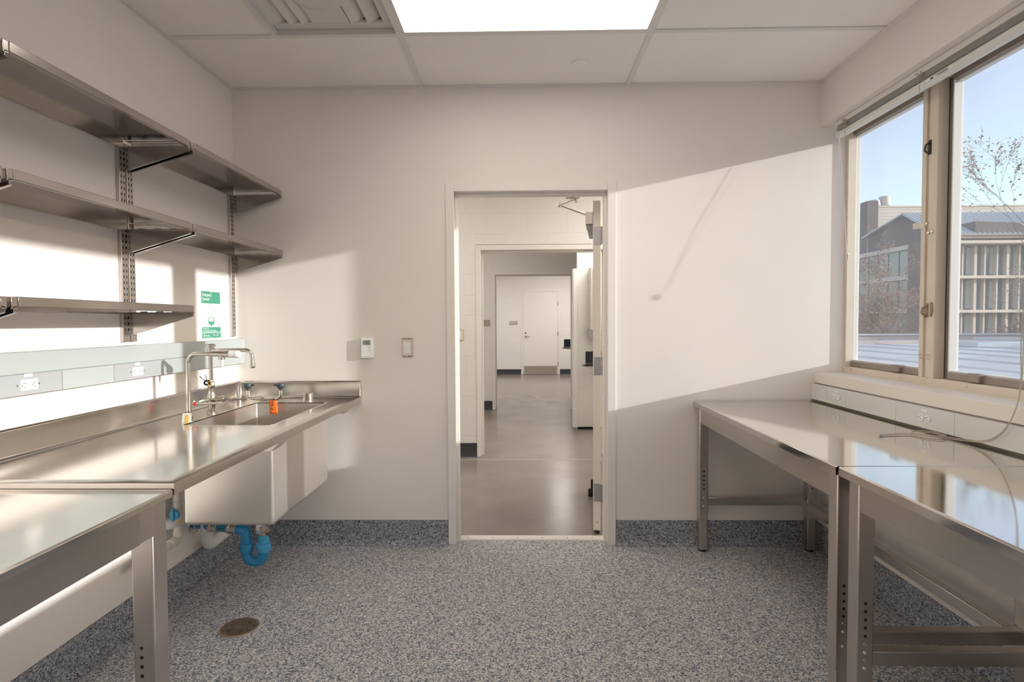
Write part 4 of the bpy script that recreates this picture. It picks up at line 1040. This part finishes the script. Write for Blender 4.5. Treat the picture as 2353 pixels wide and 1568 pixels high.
t = thing('thermostat', 'white wall thermostat with a small grey screen, left of the doorway', 'thermostat', (-.9285, D, 1.203))
part('case', MB().prism([(v.x, v.y) for v in rr(-.964, -.893, 1.143, 1.264, .009, 0)], 'y', D-.026, D-.001), M['white'], t, .003)
part('side_cover', MB().box(-.893, -.8905, D-.024, D-.002, 1.172, 1.228), M['white'], t, .001)
lc = part('screen', MB().box(-.954, -.908, D-.0268, D-.0255, 1.222, 1.251), M['lcd'], t)
text('digits', '71', .018, (-.937, D-.0272, 1.229), (1, 0, 0), (0, 0, 1), M['ink'], lc, .0002)
m = MB()
for (bx_, bz) in ((-.948, 1.207), (-.948, 1.187)): m.tube([(bx_+.005*math.cos(a), D-.0262, bz+.005*math.sin(a)) for a in [2*math.pi*k/14 for k in range(15)]], .0004, 4)
m.tube([(-.915+.0052*math.cos(a), D-.0262, 1.197+(.011 if math.sin(a) > 0 else -.011)+.0052*math.sin(a)) for a in [2*math.pi*k/18 for k in range(19)]], .0004, 4)
part('button_outline', m, M['raceway'], t)
m = MB()
for bz in (1.2075, 1.187): m.box(-.9165, -.9135, D-.0266, D-.026, bz-.0015, bz+.0015)
m.box(-.949, -.914, D-.0266, D-.026, 1.1515, 1.1535)
part('button_mark', m, M['ink'], t)
part('status_lamp', MB().box(-.9335, -.930, D-.0266, D-.026, 1.2135, 1.2165), M['green'], t)

t = thing('light_control', 'small white light switch in a shiny steel plate, nearer the doorway than the thermostat', 'light switch', (-.689, D, 1.205))
a = [(-.724, 1.147), (-.654, 1.147), (-.654, 1.263), (-.724, 1.263)]; b = [(-.714, 1.157), (-.664, 1.157), (-.664, 1.253), (-.714, 1.253)]
m = MB().add([(p[0], D-.001, p[1]) for p in a]+[(p[0], D-.010, p[1]) for p in b], [(4, 5, 6, 7), (3, 2, 1, 0)]+[(k, (k+1) % 4, 4+(k+1) % 4, 4+k) for k in range(4)])
part('cover_plate', m, M['nickel'], t)
k_ = part('keypad', MB().box(-.7065, -.6725, D-.0135, D-.009, 1.171, 1.239), M['white'], t, .001)
m = MB()
for zz in (1.231, 1.204): m.box(-.7065, -.6725, D-.0139, D-.0134, zz-.0004, zz+.0004)
for zz in (1.210, 1.198, 1.186): m.box(-.695, -.686, D-.0139, D-.0134, zz-.0006, zz+.0006)
for zz in (1.198, 1.186): m.box(-.679, -.676, D-.0139, D-.0134, zz-.001, zz+.001)
part('key_mark', m, M['galv'], k_)
part('status_lamp', MB().box(-.679, -.676, D-.0139, D-.0134, 1.2095, 1.2125), M['green'], k_)
m = MB()
for zz in (1.253, 1.157): m.lathe((-.689, D-.0095, zz), (0, -1, 0), [(.0055, 0), (.005, .002), (0, .0026)], 14)
part('screw', m, M['chrome'], t)

# ------------------------------------------------------------------ floor drain
dc = Vector((-1.262, 2.420, 0)); dr = .083
t = thing('floor_drain', 'round bronze floor drain grate in the speckled floor', 'floor drain', dc)
part('rim', MB().lathe(dc, (0, 0, 1), [(dr-.010, .0005), (dr-.010, .005), (dr-.003, .005), (dr, .001), (dr, .0005)], 40), M['bronze'], t)
part('drain_well', MB().lathe(dc, (0, 0, 1), [(dr-.009, .0003), (dr-.009, .0008)], 40), M['hole'], t)
for ang in (20, 110):
    ca, sa = math.cos(math.radians(ang)), math.sin(math.radians(ang))
    for k in range(-5, 6):
        o_ = k*.0132; hl = math.sqrt(max(0, (dr-.008)**2-o_**2))
        if hl < .015: continue
        c = dc+Vector((-sa*o_, ca*o_, .0033)); part('grate_bar', MB().obox(c, (2*hl, .0052, .004), ((ca, sa, 0), (-sa, ca, 0), (0, 0, 1))), M['bronze'], t)
m = MB()
for q in (-1, 1): m.lathe(dc+Vector((q*.03, q*.035, .004)), (0, 0, 1), [(.007, 0), (.006, .0022), (0, .0024)], 12)
part('screw', m, M['darkmetal'], t)

# ------------------------------------------------------------------ outside the windows
M['ground'] = plain('dry_ground', (.20, .18, .15), .9, var=.3, vscale=.2)
M['roof_low'] = plain('frosted_roof', (.58, .61, .66), .38, var=.3, vscale=.9)
M['seam'] = plain('roof_seam', (.50, .54, .60), .4)
M['fascia'] = plain('pink_grey_fascia', (.46, .38, .36), .6)
M['brickfar'] = plain('dark_brick_wall', (.105, .092, .105), .8, var=.15, vscale=.8)
M['brickred'] = plain('red_brown_brick', (.15, .095, .09), .8, var=.15, vscale=2)
M['metalroof'] = plain('ribbed_metal_roof', (.50, .53, .57), .5)
M['concrete'] = plain('pale_concrete', (.60, .55, .51), .7)
M['greybox'] = plain('grey_siding', (.50, .50, .48), .7)
M['farglass'] = plain('far_window_glass', (.13, .17, .22), .12, spec=.8)
M['fin'] = plain('pale_fin', (.56, .51, .47), .6)
M['bark'] = plain('pale_bark', (.34, .27, .22), .9)
M['leaf'] = plain('brown_leaf', (.26, .135, .08), .8)
struct('ground', MB().box(2.4, 300, -120, 300, -4.3, -4), M['ground'])
RZ = .55
lr = struct('roof_lower_wing', MB().box(2.15, 60, -8, 24, .25, RZ), M['roof_low'])
for k in range(24): part('roof_seam', MB().box(3+k*1.5, 3.04+k*1.5, -8, 23.6, RZ, RZ+.03), M['seam'], lr)
for k in range(7): part('roof_seam', MB().box(2.2, 44, 4+k*2.9, 4.03+k*2.9, RZ, RZ+.012), M['seam'], lr)
part('parapet', MB().box(2.15, 60, 23.6, 24, RZ, .74), M['fascia'], lr)
part('parapet_cap', MB().box(2.15, 60, 23.5, 24.05, .74, .79), M['seam'], lr)
part('edge_rail', MB().box(2.15, 60, 19.0, 19.12, RZ, .68), M['fascia'], lr)
for (rx_, ry_, w_) in ((13.3, 16.5, 1.6), (17, 20.5, 1.2)):
    part('roof_hatch', MB().box(rx_, rx_+w_, ry_, ry_+.8, RZ, RZ+.16), M['seam'], lr, .02)

# added unseen block that cuts the horizon glow, roof line just under the low sun
t = thing('long_block', 'long brick block standing off to the sunny side, out of the photo', 'building', (75, -20, -4))
part('wall', MB().box(68, 80, -95, 22, -4, 11.6), M['brickfar'], t)
part('parapet_cap', MB().box(67.8, 80.2, -95.2, 22.2, 11.6, 11.9), M['concrete'], t)
for (za, zb) in ((-2, 0), (1.5, 3.6), (5.2, 7.3), (8.6, 10.6)): part('window', MB().box(67.93, 68.0, -93, 20, za, zb), M['farglass'], t)

# gabled building with fins
t = thing('gabled_building', 'dark gabled brick building with ribbed metal roof and finned facade outside the window', 'building', (52, 61, -4))
BXA, BYF = 41.0, 57.0
def quad(pts, th=.15):
    P = [Vector(p) for p in pts]; n = (P[1]-P[0]).cross(P[2]-P[0]).normalized()*th
    return MB().add(P+[p-n for p in P], [(0, 1, 2, 3), (7, 6, 5, 4)]+[(k, (k+1) % 4, 4+(k+1) % 4, 4+k) for k in range(4)])
part('wall', MB().prism([(55.8, -4), (67, -4), (67, 12.0), (60.6, 13.35), (55.8, 10.6)], 'x', BXA, BXA+.6), M['brickfar'], t)
part('wall', MB().box(BXA+.6, 84, BYF+.4, BYF+.8, -4, 10.3), M['brickfar'], t)
part('roof', quad([(BXA-.4, 55.2, 10.45), (84, 55.2, 10.45), (84, 60.6, 13.5), (BXA-.4, 60.6, 13.5)]), M['metalroof'], t)
part('roof', quad([(BXA-.4, 60.6, 13.5), (84, 60.6, 13.5), (84, 67.6, 12.0), (BXA-.4, 67.6, 12.0)]), M['metalroof'], t)
m = MB()
for k in range(90):
    x = BXA-.3+k*.48; a = Vector((x, 55.2, 10.50)); b = Vector((x, 60.6, 13.55)); dv = b-a; m.obox((a+b)/2, (.07, dv.length, .08), ((1, 0, 0), dv.normalized(), Vector((1, 0, 0)).cross(dv.normalized())))
part('roof_ribs', m, M['seam'], t, kind='stuff')
# lower gutter line, storey bands, windows and fins
for z in (10.25, 9.75): part('eave_band', MB().box(BXA+.2, 84, 55.6, 57.4, z-.16, z+.12), M['concrete'], t)
for z in (6.35, 2.95): part('storey_band', MB().box(BXA+.4, 84, 56.2, 57.4, z-.14, z+.14), M['concrete'], t)
for (za, zb) in ((-3.6, 2.8), (3.1, 6.2), (6.5, 9.5)):
    f = part('window', MB().box(BXA+.6, 84, 57.3, 57.42, za, zb), M['farglass'], t)
    k = 0; x = BXA+.9
    while x < 62:
        wd_ = .15 if k % 3 else .26
        part('fin', MB().box(x, x+wd_, 56.8, 57.3, za, zb), M['fin'], t); x += .98 if k % 2 else 1.22; k += 1
    m = MB(); x = BXA+1.5; k = 0
    while x < 62:
        m.box(x, x+.45, 57.2, 57.30, za+.15, zb-.15); x += 2.35
    part('window_blinds', m, M['greybox'], t, kind='stuff')
g = part('dormer', MB().prism([(44.2, 10.4), (50.2, 10.4), (48.4, 11.5), (44.2, 11.7)], 'y', 55.4, 57.5), M['brickfar'], t)
part('dormer', MB().prism([(50.2, 10.4), (55.5, 10.4), (55.5, 11.2), (52.0, 11.2)], 'y', 55.4, 57.5), M['brickfar'], t)
t.location.z -= .72
# side wing of the gabled building
t = thing('side_wing', 'lower brick and glass wing in front of the dark gable outside', 'building', (40, 62, -4))
part('wall', MB().box(39.5, 40.98, 57.2, 66, -4, 9.5), M['brickfar'], t)
part('brick_pier', MB().box(39.0, 40.98, 55.4, 57.19, -4, 9.7), M['brickred'], t)
for z in (9.35, 6.3, 2.9): part('storey_band', MB().box(39.1, 40.9, 57.2, 66.2, z-.2, z+.25), M['concrete'], t)
for (za, zb) in ((3.2, 6.05), (6.6, 9.1), (-3, 2.6)):
    for k in range(5): part('window', MB().box(39.42, 39.52, 57.5+k*1.7, 59.0+k*1.7, za, zb), M['farglass'], t, .01)
t.location.z -= .6
# long grey laboratory block behind
t = thing('grey_block', 'long pale grey flat roofed block with two exhaust stacks behind the gable', 'building', (80, 95, -4))
part('wall', MB().box(56.0, 140, 90, 104, -4, 20.4), M['greybox'], t)
m = MB()
for k in range(28): m.box(55.97, 140, 89.96, 90.0, 6.0+k*.52, 6.04+k*.52)
part('siding_lines', m, M['concrete'], t, kind='stuff')
part('parapet_cap', MB().box(55.9, 140, 89.9, 104.1, 20.4, 20.6), M['concrete'], t)
part('stair_tower', MB().box(54.3, 55.98, 89, 100, -4, 21.2), M['brickfar'], t)
for (x, z) in ((58.4, 22.3), (60.1, 22.9)):
    part('exhaust_stack', MB().lathe((x, 94, 20.4), (0, 0, 1), [(.55, 0), (.55, .9), (.95, .95), (.95, 1.2), (.80, z-20.4)], 20), M['greybox'], t)

t.location.z -= 1.1
# bare and half bare trees
def tree(label, base, height, spread, seed, nleaf, depth=5, lean=(0, 0), r0=.13):
    rn = random.Random(seed); t = thing('tree', label, 'tree', base, 'trees outside the window')
    trunk = MB(); br = MB(); tips = []
    def grow(p, d, ln_, r, lev):
        pts = [p]; n = 4 if lev == 0 else 3
        for k in range(n):
            d = (d+Vector((rn.uniform(-1, 1), rn.uniform(-1, 1), rn.uniform(-.3, .5)))*(.10 if lev == 0 else .22)).normalized(); pts.append(pts[-1]+d*ln_/n)
        rs = [r*(1-.5*k/n) for k in range(n+1)]
        (trunk if lev == 0 else br).tube(pts, rs, 7 if lev < 2 else 4, caps=False)
        if lev >= depth-2: tips.extend(pts[1:])
        if lev >= depth: return
        nb = 5 if lev == 0 else (4 if lev < 3 else 3)
        for k in range(nb):
            i = rn.randint(1, n) if lev else rn.choice([2, 3, 4, 4]); a = rn.uniform(0, 6.28); o = d.orthogonal().normalized(); o = Matrix.Rotation(a, 3, d) @ o
            nd = (d*rn.uniform(.5, 1.0)+o*rn.uniform(.5, 1.0)*spread+Vector((0, 0, .15))).normalized()
            grow(pts[i], nd, ln_*rn.uniform(.52, .74), max(rs[i]*rn.uniform(.5, .7), .008), lev+1)
    grow(Vector(base), Vector((lean[0], lean[1], 1)).normalized(), height*.42, r0, 0)
    part('trunk', trunk, M['bark'], t); part('branches', br, M['bark'], t, kind='stuff')
    if nleaf:
        lm = MB()
        for k in range(nleaf):
            p = rn.choice(tips)+Vector((rn.gauss(0, .10), rn.gauss(0, .10), rn.gauss(0, .10))); a = Vector((rn.gauss(0, 1), rn.gauss(0, 1), rn.gauss(0, 1))).normalized(); b = a.orthogonal().normalized(); s_ = rn.uniform(.04, .085)
            lm.add([p-a*s_, p+b*s_*.6, p+a*s_, p-b*s_*.6], [(0, 1, 2, 3)])
        part('leaves', lm, M['leaf'], t, kind='stuff')
tree('bare tree with brown leaves filling the lower far window pane', (21.8, 32.5, -4), 10.2, 1.0, 3, 8000, depth=6, lean=(-.05, 0), r0=.15)
tree('pale bare shrubby tree at the left edge of the far window pane', (15.9, 26.0, -4), 7.2, .8, 11, 2200, lean=(.05, 0), r0=.14)
tree('tall half leafy tree at the right photo edge, seen through the nearer pane', (25.1, 26.5, -4), 13.8, .55, 21, 7500, lean=(.02, 0), r0=.17)
tree('low bare tree before the finned facade', (27.5, 31.0, -4), 6.4, .9, 5, 1000, r0=.10)
tree('bare tree at the right photo edge before the finned facade', (37.0, 42.0, -4), 11.0, .8, 8, 900, r0=.11)
